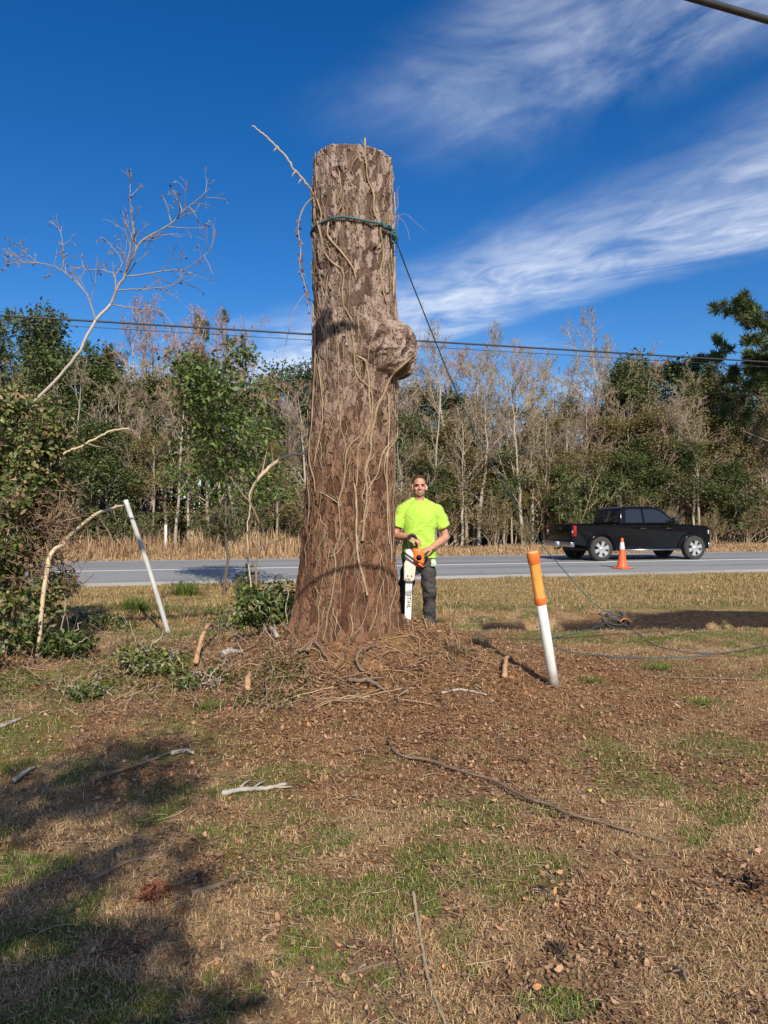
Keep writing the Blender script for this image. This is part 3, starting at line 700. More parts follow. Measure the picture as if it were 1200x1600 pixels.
    for wx in (-1.62, 2.02):
        for s in (-1, 1):
            wy = s * .86; hw_ = .135
            w = bpy.data.objects.new('wheel', None); COL.objects.link(w); w.parent = root; w.location = (wx, wy, .425)
            k = MB(); lathe(k, [(.27, -hw_), (.36, -hw_ - .005), (.405, -hw_ * .85), (.425, -hw_ * .55), (.425, hw_ * .55), (.405, hw_ * .85), (.36, hw_ + .005), (.27, hw_)], 40, 'y', close=False); part('tyre', k, rubber, w)
            k = MB(); o_ = s * hw_
            lathe(k, [(.275, o_), (.268, o_ * .9), (.25, o_ * .55), (.24, 0)], 36, 'y', close=False)
            lathe(k, [(.24, o_ * .1), (.02, o_ * .12)], 24, 'y', close=False, mi=1)
            lathe(k, [(.075, o_ * .3), (.075, o_ * .86), (.05, o_ * .95), (.001, o_ * .96)], 20, 'y', close=False)
            for a in range(6):
                t = a * math.pi / 3 + .3; d = np.array([math.cos(t), 0, math.sin(t)]); e = np.array([-math.sin(t), 0, math.cos(t)]); up = np.array([0, o_, 0])
                pv = [d * .06 - e * .045 + up * .86, d * .06 + e * .045 + up * .86, d * .262 + e * .068 + up * .93, d * .262 - e * .068 + up * .93]
                pv += [v - up * .35 for v in pv]
                k.add(np.array(pv), np.array([[0, 1, 2, 3], [1, 5, 6, 2], [3, 2, 6, 7], [0, 3, 7, 4]]))
            part('rim', k, [alloy, trim], w, smooth=False)
    # short overhangs in front of and behind the wheel arches
    for o in [c_ for c_ in root.children_recursive if c_.type == 'MESH' and c_.name.split('.')[0] not in ('tyre', 'rim')]:
        me = o.data; n_ = len(me.vertices); co = np.empty(n_ * 3, np.float32); me.vertices.foreach_get('co', co); co = co.reshape(-1, 3); x = co[:, 0]
        co[:, 0] = np.where(x < -2.13, -2.13 + (x + 2.13) * .70, np.where(x > 2.53, 2.53 + (x - 2.53) * .40, x)); me.vertices.foreach_set('co', co.ravel()); me.update()
build_truck()

# ------------------------------------------------------------------ traffic cone
def build_cone():
    c = ground_at(972, 889.5); c = np.array([(972 - 600) / F * 22.0, 22.0, .03])
    root = thing('traffic_cone', 'orange traffic cone with a white band standing on the road shoulder', 'traffic cone', tuple(c), .5)
    org = simple('cone_orange', (.80, .13, .03), (.62, .10, .03), 9, .5); wh = simple('cone_band', (.78, .74, .70), (.6, .56, .52), 15, .4); bl = simple('cone_base', (.10, .055, .04), (.03, .03, .03), 6, .8)
    H = .92; r = lambda z: .150 - (.150 - .032) * (z - .05) / (H - .05)
    k = MB(); lathe(k, [(.185, .045), (.160, .07), (r(.12), .12), (r(.3), .3), (r(.6), .6), (r(.8), .8), (r(H - .01), H - .01), (.022, H), (.016, H - .05)], 32); part('body', k, org, root)
    k = MB(); lathe(k, [(r(.58) + .0005, .58), (r(.585) + .004, .585), (r(.785) + .004, .785), (r(.79) + .0005, .79)], 32, close=False); part('reflective_band', k, wh, root)
    k = MB(); box(k, (-.22, -.22, 0), (.22, .22, .05)); obj('base', solid('base', k, [org], [('BEVEL', dict(width=.03, segments=2))]), root)
    k = MB(); box(k, (-.228, -.228, -.012), (.228, .228, .018)); part('rubber_foot', k, bl, root)
build_cone()

# ------------------------------------------------------------------ marker post, plastic pole, wires, rope
def build_posts():
    a = ground_at(866, 1073); b_ = P(832, 862, a[1] - .12); ax = b_ - a; h = np.linalg.norm(ax); ax = ax / h
    root = thing('marker_post', 'white utility marker post with a bright orange top leaning left', 'marker post', tuple(a))
    root.rotation_euler = Vector(ax).to_track_quat('Z', 'Y').to_euler()
    wm = simple('weathered_white_plastic', (.80, .80, .78), (.66, .64, .60), 5, .45, sc3=(3, 3, 1))
    nt = wm.node_tree; bs = nt.nodes['Principled BSDF']; old = bs.inputs['Base Color'].links[0].from_socket; tc = N(nt, 'ShaderNodeTexCoord'); sp = N(nt, 'ShaderNodeSeparateXYZ'); L(nt, tc.outputs['Object'], sp.inputs[0])
    spl = M2(nt, 'ADD', sp.outputs[2], M2(nt, 'MULTIPLY', tex_noise(nt, 22, 4, .7), -.22)); mr = N(nt, 'ShaderNodeMapRange', inp={1: -.10, 2: .06, 3: .85, 4: 0.0}); L(nt, spl, mr.inputs[0])
    L(nt, MIX(nt, mr.outputs[0], MIX(nt, M2(nt, 'MULTIPLY', SMOOTH(nt, tex_noise(nt, 30, 5, .7), .60, .68), .4), old, (.36, .28, .2)), (.20, .13, .08)), bs.inputs['Base Color'])
    om, nt, b = new_mat('sunfaded_orange_plastic')
    s = tex_noise(nt, 7, 5, .6, sc3=(5, 5, .6)); L(nt, ramp(nt, s, [(.32, (.72, .20, .03)), (.55, (.85, .38, .08)), (.72, (.90, .55, .22))]), b.inputs['Base Color']); b.inputs['Roughness'].default_value = .5
    dm = simple('grimy_orange_plastic', (.72, .20, .035), (.55, .12, .02), 12, .5)
    k = MB(); lathe(k, [(.047, -.35), (.047, h * .64), (.044, h * .645)], 28); part('post', k, wm, root)
    k = MB(); lathe(k, [(.050, h * .615), (.0535, h * .62), (.0525, h * .665), (.049, h * .68), (.049, h * .91), (.053, h * .925), (.0545, h * .985), (.048, h), (.02, h + .004)], 28); cp = part('cap', k, om, root)
    k = MB(); lathe(k, [(.0545, h * .62), (.0565, h * .625), (.056, h * .66), (.053, h * .668)], 28, close=False); part('lower_ring', k, dm, cp)
    k = MB(); lathe(k, [(.054, h * .915), (.057, h * .925), (.058, h * .98), (.053, h * .995)], 28, close=False); part('upper_ring', k, dm, cp)
    # leaning grey-white pipe at left
    pm = simple('grey_plastic_pipe', (.62, .62, .61), (.42, .42, .41), 3, .5, sc3=(4, 4, 1))
    g = ground_at(263, 988); t = P(196, 781, g[1] - .35); k = MB(); pth = spline([g - (t - g) * .06, g + (t - g) * .5 + np.array([.015, 0, 0]), t], 24)
    pr = solo('plastic_pole', _tube(pth, .033), pm, 'slim grey white plastic pole leaning left beside the brush', 'pole')
    # white stake beyond the road, fainter one beside the woods
    for (px, py0, py1, Y, r, lab) in ((259, 856, 820, 30.5, .055, 'short white stake in the tall dry grass across the road'), (130, 818, 797, 34.5, .04, 'pale short stake at the wood edge beside the dense evergreens')):
        q = P(px, py0, Y); q2 = P(px, py1, Y); q[2] = gh(q[0], q[1]) - .1
        k = _tube(np.stack([q, q2 - [0, 0, .03], q2]), [r, r, r * .7]); solo('marker_stake', k, wm, lab, 'stake')
def _tube(p, r, sides=10, cap=True, rnd=.5):
    k = MB(); tubes(k, p, r, sides, cap=cap, rnd=rnd); return k
build_posts()
def build_wires():
    wm = simple('black_cable', (.03, .032, .036), (.018, .018, .02), 20, .6)
    def wire(name, Y0, H, r, x0, x1, sag, label, n=60, cat='cable'):
        x = np.linspace(x0, x1, n); u = (x - x0) / (x1 - x0)
        y = Y0 + RT * x; z = H - sag * 4 * u * (1 - u)
        return solo(name, _tube(np.stack([x, y, z], -1), r, 8, False), wm, label, cat)
    # the line along the road: bundle and a thinner wire below it
    wire('utility_cable', 17.5, 1.65 + 275.5 * 17.5 / F + .02, .022, -60, 62, .03, 'thick black cable strung above the road, upper of the pair', cat='cable')
    wire('utility_cable', 17.5, 1.65 + 268 * 17.5 / F + .02, .007, -60, 62, .05, 'thin dark wire just beneath the thick cable over the road', cat='wire')
    # the service drop crossing overhead, out at the top right corner; its shadow falls across the stump
    a, b_ = P(1090, -3, 3.45), P(1205, 27, 3.60); d = (b_ - a) / (b_[0] - a[0])
    x = np.linspace(-9, 14, 60); p = a + d * (x - a[0])[:, None]; p[:, 2] = a[2] - .0 * x
    solo('overhead_cable', _tube(p, .017, 8, False), wm, 'black cable crossing the top right corner of the sky', 'cable')
build_wires()
def build_rope():
    rm, nt, b = new_mat('blue_green_rope'); tw = N(nt, 'ShaderNodeTexWave', inp={'Scale': 60, 'Distortion': 3}); tc = N(nt, 'ShaderNodeTexCoord'); L(nt, tc.outputs['Object'], tw.inputs['Vector'])
    L(nt, ramp(nt, tw.outputs['Fac'], [(.2, (.018, .06, .078)), (.8, (.055, .15, .175))]), b.inputs['Base Color']); b.inputs['Roughness'].default_value = .8
    mud = simple('muddy_rope', (.12, .125, .12), (.05, .052, .05), 30, .9)
    root = thing('rope', 'blue green rope tied high round the stump and running down to the right', 'rope', (0, TY, 3))
    r = .0125
    # loop round the trunk (front seen through the photo, back carried on round)
    f = spline([(517, 341), (535, 338), (555, 341), (575, 345), (590, 348), (602, 355), (613, 361)], 30); w = surf(f[:, 0], f[:, 1], .045)
    z = np.linspace(w[-1][2], w[0][2], 30); t0 = math.atan2(w[-1][1] - TY, w[-1][0] - tcx(w[-1][2])); t1 = math.atan2(w[0][1] - TY, w[0][0] - tcx(w[0][2])) + 2 * math.pi
    th = np.linspace(t0, t1, 40)[2:-2]; zz = np.linspace(z[0], z[-1], 40)[2:-2]; R = trad(zz) + .03
    bk = np.stack([tcx(zz) + R * np.cos(th), TY + R * np.sin(th), zz], -1)
    loop = np.concatenate([w, bk, w[:2]]); part('loop', _tube(loop, r, 8), rm, root, world=True)
    kn = w[-1] + np.array([.02, -.04, -.03]); k = MB()
    for s in range(3):
        a = np.linspace(0, 2 * np.pi, 20); c = kn + np.array([0, 0, -.03 * s]); tubes(k, c + np.stack([.03 * np.cos(a), .022 * np.cos(a + s), .032 * np.sin(a)], -1), r, 7)
    k2 = spline([w[22] + [0, -.03, .03], w[24] + [.0, -.05, -.02], w[26] + [0, -.05, .02], kn], 14); tubes(k, k2, r, 7)
    part('knot', k, rm, root, world=True)
    pts = [(614, 364, 7.45), (625, 392, 7.6), (640, 432, 7.9), (660, 482, 8.2), (682, 537, 8.55), (707, 598, 8.95), (745, 680, 9.6), (792, 765, 10.4), (838, 840, 11.4), (880, 890, 12.0), (925, 940, 12.35)]
    p = [P(*q) for q in pts]; e = ground_at(958, 966); e[2] += .03
    p = spline(p + [e], 120); part('line', _tube(p, .0078, 7), rm, root, world=True)
    # heap on the mud and the tail lying to the right
    k = MB(); c = ground_at(962, 969)
    for s in range(6):
        a = np.linspace(0, 6.0, 26) + rng.random() * 6; q = c + np.stack([(.13 + .08 * rng.random()) * np.cos(a) + rng.normal(0, .05), (.17 + .08 * rng.random()) * np.sin(a) + rng.normal(0, .06), .02 + .03 * rng.random() + .02 * np.sin(a * 3)], -1)
        q[:, 2] = gh(q[:, 0], q[:, 1]) + .01 + .04 * rng.random() + .012 * np.sin(a * 2); tubes(k, q, .0065, 6)
    part('coil', k, mud, root, world=True)
    def lie(pp, n, rr, name):
        q = spline(pp, n); g = ground_at(q[:, 0], q[:, 1]); g[:, 2] = gh(g[:, 0], g[:, 1]) + rr * .8 + .01; g[1:-1] = (g[:-2] + g[1:-1] * 2 + g[2:]) / 4
        part(name, _tube(g, rr * .42, 6), mud if rr > .014 else rm, root, world=True)
    lie([(965, 972), (985, 985), (1005, 998), (1020, 1010), (1045, 1017), (1080, 1022), (1120, 1023), (1160, 1018), (1210, 1008)], 90, .016, 'tail')
    lie([(950, 975), (905, 990), (860, 1002), (880, 1018), (930, 1026), (1000, 1030), (1060, 1029), (1110, 1026)], 90, .013, 'tail')
    # orange tag dropped by the coil
    g = ground_at(977, 974); om = simple('orange_strap', (.75, .20, .06), (.5, .12, .04), 9, .7)
    k = MB(); a = np.linspace(0, 1, 14); q = g + np.stack([-.09 + .18 * a, .03 * np.sin(a * 5), .045 + .05 * np.sin(a * 3.1)], -1); 
    S = np.stack([q - [0, .03, .0], q + [0, .03, .01]], 1).reshape(-1, 3); S = np.concatenate([S, S + [0, 0, .008]]); i = np.arange(13) * 2
    k.add(S, [np.stack([i, i + 1, i + 3, i + 2], -1), np.stack([i, i + 2, i + 3, i + 1], -1) + 28, np.stack([i, i + 2, i + 30, i + 28], -1), np.stack([i + 1, i + 29, i + 31, i + 3], -1)])
    solo('strap', k, om, 'small orange strap lying on the rope coil in the wet ditch', 'strap')
build_rope()

# ------------------------------------------------------------------ the man
def uvs(c, r, R=None, nu=20, nv=12):
    th = np.linspace(0, np.pi, nv); ph = 2 * np.pi * np.arange(nu) / nu
    V = np.stack([np.sin(th)[:, None] * np.cos(ph), np.sin(th)[:, None] * np.sin(ph), np.cos(th)[:, None] * np.ones(nu)], -1).reshape(-1, 3)
    V[:nu] += np.stack([np.cos(ph), np.sin(ph), 0 * ph], -1) * 1e-3; V[-nu:] += np.stack([np.cos(ph), np.sin(ph), 0 * ph], -1) * 1e-3
    V = V * np.asarray(r)
    if R is not None: V = V @ np.asarray(R).T
    i = np.arange(nu); j = (i + 1) % nu; k = (np.arange(nv - 1) * nu)[:, None]
    return V + np.asarray(c), [np.stack([k + i, k + nu + i, k + nu + j, k + j], -1).reshape(-1, 4), i[None], (nv - 1) * nu + i[None, ::-1]]
def ell(mb, c, r, R=None): V, f = uvs(c, r, R); mb.add(V, f)
def cap(mb, p, r):
    """tapered limb through points p with radii r."""
    p = np.asarray(p, float); r = np.asarray(r, float)
    for a, q in zip(p, r): ell(mb, a, (q, q, q))
    for a, b_, ra, rb in zip(p[:-1], p[1:], r[:-1], r[1:]): tubes(mb, np.stack([a, a + (b_ - a) * .5, b_]), [ra, (ra + rb) / 2, rb], 16, cap=True)
def loft(mb, rings, n=28, pw=2.3):
    """closed stack of rounded rings (cx, cy, cz, rx, ry)."""
    t = 2 * np.pi * np.arange(n) / n; c, s = np.cos(t), np.sin(t)
    ex = np.sign(c) * np.abs(c) ** (2 / pw); ey = np.sign(s) * np.abs(s) ** (2 / pw)
    V = np.concatenate([np.stack([cx + rx * ex, cy + ry * ey, np.full(n, cz)], -1) for cx, cy, cz, rx, ry in rings]); K = len(rings)
    i = np.arange(n); j = (i + 1) % n; k = (np.arange(K - 1) * n)[:, None]
    q = np.stack([k + i, k + j, k + n + j, k + n + i], -1).reshape(-1, 4); a, b_ = i[None, ::-1], (K - 1) * n + i[None]
    if rings[0][2] > rings[-1][2]: q = q[:, ::-1]; a, b_ = a[:, ::-1], b_[:, ::-1]
    mb.add(V, [q, a, b_])
def sleeve(mb, p, r):
    tubes(mb, np.asarray(p, float), r, 22, cap=True)
def remesh(name, mb, mat, voxel, smooth=6, disp=None):
    me = evaluated(build_mesh(name + '_raw', mb, mat, False), [('REMESH', dict(mode='VOXEL', voxel_size=voxel, use_smooth_shade=True)), ('SMOOTH', dict(factor=.5, iterations=smooth))])
    me.name = name
    if disp:
        n = len(me.vertices); co = np.empty(n * 3, np.float32); me.vertices.foreach_get('co', co); co = co.reshape(-1, 3); no = np.empty(n * 3, np.float32); me.vertices.foreach_get('normal', no)
        co = co + no.reshape(-1, 3) * disp(co.astype(float))[:, None]; me.vertices.foreach_set('co', co.astype(np.float32).ravel()); me.update()
    me.polygons.foreach_set('use_smooth', np.full(len(me.polygons), True))
    if not me.materials: me.materials.append(mat)
    return me
def hand(mb, wrist, fwd, palm_n, side, curl=(.5, .5, .55, .6), size=1.0, thumb=.5):
    """palm, four bent fingers of unequal length, thumb from the side of the palm. side=+1: thumb towards cross(fwd, palm_n)."""
    f = nrm(np.array(fwd, float)); n = nrm(np.array(palm_n, float) - f * np.dot(palm_n, f)); s = np.cross(f, n) * side
    w = np.array(wrist, float); k = size
    pc = w + f * .048 * k
    R = np.stack([s, f, n], -1); ell(mb, pc, (.041 * k, .052 * k, .017 * k), R); cap(mb, [w - f * .02, w + f * .03 * k], [.027 * k, .026 * k])
    for i, (off, ln) in enumerate(((.030, .074), (.010, .082), (-.010, .077), (-.029, .060))):
        b0 = w + f * (.085 - .006 * abs(i - 1)) * k + s * off * k; d = f + s * off * 1.2; ang = 0; pts = [b0 - f * .02 * k, b0]
        for j, fr in enumerate((.44, .31, .25)):
            ang += curl[i] * (.75, 1.0, .7)[j]; dd = nrm(d) * math.cos(ang) + n * math.sin(ang); pts.append(pts[-1] + dd * ln * fr * k)
        cap(mb, pts, np.array([.0095, .0095, .0088, .0078, .0068]) * k)
    t0 = w + f * .028 * k + s * .034 * k; d1 = nrm(s * .8 + f * .75 + n * .25); d2 = nrm(s * (.5 - thumb) + f * .9 + n * (.3 + thumb * .6))
    cap(mb, [t0 - s * .015 * k, t0, t0 + d1 * .036 * k, t0 + d1 * .036 * k + d2 * .030 * k, t0 + d1 * .036 * k + d2 * .054 * k], np.array([.014, .013, .0105, .0095, .0078]) * k)

def build_man():
    PX = (655 - 600) / F * 8.25; foot = CH + (YH - 988) / F * 8.25
    root = thing('person', 'man in a neon yellow shirt and dark trousers holding a chainsaw beside the stump', 'person', (PX, 8.25, foot))
    # measurements in metres from the ground between his feet; x to the right of the picture, -y towards us
    eR, wR = np.array([-.285, -.01, 1.085]), np.array([-.115, -.215, 1.075])        # arm at left of the picture
    eL, wL = np.array([.315, .03, 1.065]), np.array([.115, -.205, .955])
    b = MB()
    ell(b, (0, .012, 1.668), (.074, .094, .088)); ell(b, (0, -.030, 1.602), (.061, .068, .080)); ell(b, (0, -.070, 1.546), (.030, .026, .024)); ell(b, (-.03, -.045, 1.565), (.03, .04, .032)); ell(b, (.03, -.045, 1.565), (.03, .04, .032))
    cap(b, [(0, -.090, 1.648), (0, -.108, 1.622), (0, -.116, 1.606)], [.009, .012, .015]); ell(b, (-.014, -.100, 1.603), (.010, .010, .008)); ell(b, (.014, -.100, 1.603), (.010, .010, .008))
    for s in (-1, 1):
        ell(b, (s * .032, -.082, 1.662), (.028, .013, .009)); ell(b, (s * .042, -.062, 1.606), (.024, .026, .024)); ell(b, (s * .079, .008, 1.628), (.010, .022, .033)); ell(b, (s * .072, .0, 1.60), (.010, .012, .014))
    ell(b, (0, -.094, 1.580), (.026, .012, .008)); ell(b, (0, -.094, 1.566), (.023, .012, .008))
    cap(b, [(0, .02, 1.40), (0, .012, 1.50), (0, .0, 1.57)], [.072, .064, .060])
    loft(b, [(0, 0, .86, .13, .09), (0, 0, 1.0, .145, .095), (0, 0, 1.2, .16, .10), (0, .005, 1.36, .16, .095), (0, .01, 1.43, .09, .07)])
    cap(b, [(-.185, .01, 1.39), (-.245, .005, 1.23), eR], [.056, .050, .041]); cap(b, [eR, eR * .6 + wR * .4, wR], [.041, .043, .028])
    cap(b, [(.185, .01, 1.39), (.255, .015, 1.23), eL], [.056, .050, .042]); cap(b, [eL, eL * .6 + wL * .4, wL], [.042, .045, .029])
    hand(b, wR, (.62, -.42, -.30), (.25, .15, -.95), -1, (.55, .5, .5, .45), 1.02, .4)
    hand(b, wL, (-.80, -.38, -.20), (-.10, .30, -.95), 1, (.45, .5, .55, .6), 1.02, .5)
    for hx, kx, fx in ((-.095, -.165, -.195), (.085, .110, .118)):
        cap(b, [(hx, 0, .86), (kx, -.03, .48), (fx, .0, .10)], [.082, .055, .04]); cap(b, [(fx, .0, .08), (fx, -.10, .045)], [.038, .032])
    sm, nt, bs = new_mat('sunburnt_skin')
    tc = N(nt, 'ShaderNodeTexCoord'); sp = N(nt, 'ShaderNodeSeparateXYZ'); L(nt, tc.outputs['Object'], sp.inputs[0])
    n = tex_noise(nt, 40, 4); c = ramp(nt, n, [(.3, (.42, .19, .125)), (.7, (.56, .28, .19))])
    jaw = M2(nt, 'MULTIPLY', SMOOTH(nt, sp.outputs[2], 1.50, 1.53), M2(nt, 'SUBTRACT', 1, SMOOTH(nt, sp.outputs[2], 1.575, 1.605)))
    jaw = M2(nt, 'MULTIPLY', jaw, M2(nt, 'SUBTRACT', 1, SMOOTH(nt, sp.outputs[1], -.02, .02)))
    c = MIX(nt, M2(nt, 'MULTIPLY', jaw, .45), c, (.20, .12, .09)); L(nt, c, bs.inputs['Base Color']); bs.inputs['Roughness'].default_value = .5; bs.inputs['Subsurface Weight'].default_value = .08; bs.inputs['Subsurface Radius'].default_value = (.01, .004, .002)
    obj('body', remesh('body', b, sm, .0048, 3), root)
    # short hair, eyes, brows, smile
    h = MB(); ell(h, (0, .026, 1.688), (.079, .095, .082)); ell(h, (0, .055, 1.640), (.075, .068, .07)); 
    hm = attr_mat('cropped_brown_hair', [(0, (.06, .03, .018)), (1, (.10, .05, .03))], .7, noise=.8, nscale=60)
    cutm = MB(); box(cutm, (-.2, -.3, 1.40), (.2, -.052, 1.715)); box(cutm, (-.2, -.3, 1.3), (.2, .004, 1.655))
    me = remesh('hair', h, hm, .006, 2, lambda p: np.where((p[:, 1] < -.045) & (p[:, 2] < 1.712), -.03, 0) + (fbm(p[:, 0] * 90, p[:, 1] * 90, p[:, 2] * 90, o=2) - .5) * .006 + np.where((p[:, 1] < .02) & (p[:, 2] < 1.63), -.02, 0))
    obj('hair', me, root)
    em = simple('dark_eye', (.03, .02, .015), (.02, .015, .01), 10, .2); tm = simple('teeth', (.75, .70, .62), (.6, .55, .5), 30, .3); wm = simple('white_plastic', (.8, .8, .8), (.7, .7, .7), 20, .3)
    for s in (-1, 1):
        k = MB(); ell(k, (s * .031, -.087, 1.640), (.013, .008, .0055)); part('eye', k, em, root)
        k = MB(); ell(k, (s * .033, -.094, 1.657), (.021, .006, .0045)); part('eyebrow', k, hm, root)
    k = MB(); ell(k, (0, -.103, 1.573), (.014, .005, .0035)); part('teeth', k, tm, root)
    k = MB(); cap(k, [(.088, -.012, 1.630), (.084, -.022, 1.600)], [.006, .0045]); part('earbud', k, wm, root)
    # shirt
    s = MB()
    loft(s, [(0, .0, .835, .190, .135), (0, 0, .90, .190, .135), (0, 0, 1.00, .183, .130), (0, 0, 1.12, .184, .130), (0, 0, 1.25, .196, .132), (0, .004, 1.34, .200, .128), (0, .01, 1.40, .175, .110), (0, .014, 1.445, .115, .088), (0, .014, 1.475, .082, .078)], 36)
    cap(s, [(-.155, .01, 1.375), (.155, .01, 1.375)], [.074, .074])
    for q in (-1, 1): cap(s, [(q * .045, .02, 1.475), (q * .165, .012, 1.395)], [.040, .058])
    sleeve(s, [(-.12, .01, 1.41), (-.19, .008, 1.37), (-.235, .004, 1.28), (-.268, .0, 1.185)], [.062, .076, .076, .084])
    sleeve(s, [(.12, .01, 1.41), (.19, .010, 1.37), (.240, .012, 1.28), (.275, .018, 1.180)], [.062, .076, .076, .084])
    a = np.linspace(0, 2 * np.pi, 30); tubes(s, np.stack([.074 * np.cos(a), .012 + .072 * np.sin(a), 1.472 + .022 * np.sin(a)], -1), .010, 8)
    shm, nt, bs = new_mat('neon_yellow_shirt'); n = tex_noise(nt, 9, 4); L(nt, ramp(nt, n, [(.3, (.34, .57, .05)), (.7, (.42, .65, .075))]), bs.inputs['Base Color']); bs.inputs['Roughness'].default_value = .8; bs.inputs['Sheen Weight'].default_value = .2
    def wr(p):
        x, y, z = p.T; g = (fbm(x * 5 + z * 3, z * 9 - x * 6, y * 4, o=3, s=4) - .5); d = np.abs(fbm(x * 7 - z * 5, z * 5 + x * 6, y * 5, o=2, s=9) - .5)
        hang = sstep(-z, -1.15, -.86); fold = np.sin((x * 34) + 3 * fbm(z * 4, x * 4, o=2) * 2) * .010 * hang
        arm = sstep(np.abs(x), .17, .21) * np.sin(z * 60 + x * 20) * .003
        diag = np.sin(26 * (z + .9 * np.abs(x + .03)) + 5 * fbm(x * 5, z * 5, o=2)) * .0055 * sstep(-z, -1.30, -1.05)
        return g * .034 - np.clip(.05 - d, 0, 1) * .10 + fold * 1.3 + diag + arm + .004
    obj('shirt', remesh('shirt', s, shm, .0062, 5, wr), root)
    # trousers, belt line, boots
    t = MB()
    loft(t, [(-.004, 0, .74, .175, .120), (0, 0, .82, .178, .125), (0, 0, .90, .168, .118)], 30)
    for hx, kx, fx in ((-.092, -.165, -.195), (.085, .112, .120)):
        sleeve(t, [(hx, 0, .84), ((hx + kx) / 2, -.018, .66), (kx, -.035, .48), ((kx + fx) / 2, -.012, .28), (fx, .0, .10), (fx, -.004, .06)], [.100, .093, .077, .074, .072, .075])
    def wt(p):
        x, y, z = p.T; kn = np.exp(-((z - .47) / .12) ** 2) + np.exp(-((z - .12) / .10) ** 2) + .5 * np.exp(-((z - .78) / .08) ** 2)
        return (fbm(x * 8, z * 16, y * 8, o=3, s=14) - .5) * (.030 + .040 * kn) + np.sin(z * 55 + x * 30 + 6 * fbm(z * 6, x * 6, o=2)) * .004 * kn
    obj('trousers', remesh('trousers', t, simple('charcoal_denim', (.075, .066, .062), (.024, .022, .023), 7, .85, detail=6, bmp=.2), .0065, 4, wt), root)
    bm_ = simple('worn_brown_boot', (.12, .075, .045), (.05, .033, .022), 14, .7)
    for fx, rot in ((-.195, -.12), (.120, .14)):
        k = MB(); ell(k, (fx, -.085, .045), (.048, .11, .045)); ell(k, (fx, .02, .055), (.045, .065, .055)); cap(k, [(fx, .01, .07), (fx, .005, .15)], [.052, .055]); box(k, (fx - .045, -.17, -.005), (fx + .045, .075, .022))
        obj('boot', remesh('boot', k, bm_, .007, 3), root)
    # pale rag hanging at his hip
    k = MB(); loft(k, [(.148, -.115, .745, .030, .012), (.150, -.122, .79, .034, .014), (.146, -.120, .825, .026, .012)], 14)
    obj('rag', remesh('rag', k, simple('pale_green_cloth', (.55, .66, .52), (.30, .42, .30), 20, .8), .005, 2, lambda p: (fbm(p[:, 0] * 60, p[:, 2] * 50, o=2) - .5) * .012), root)
    root.scale = (.97, 1, 1); root.rotation_euler = (0, 0, .06)
    return root
MAN = build_man()

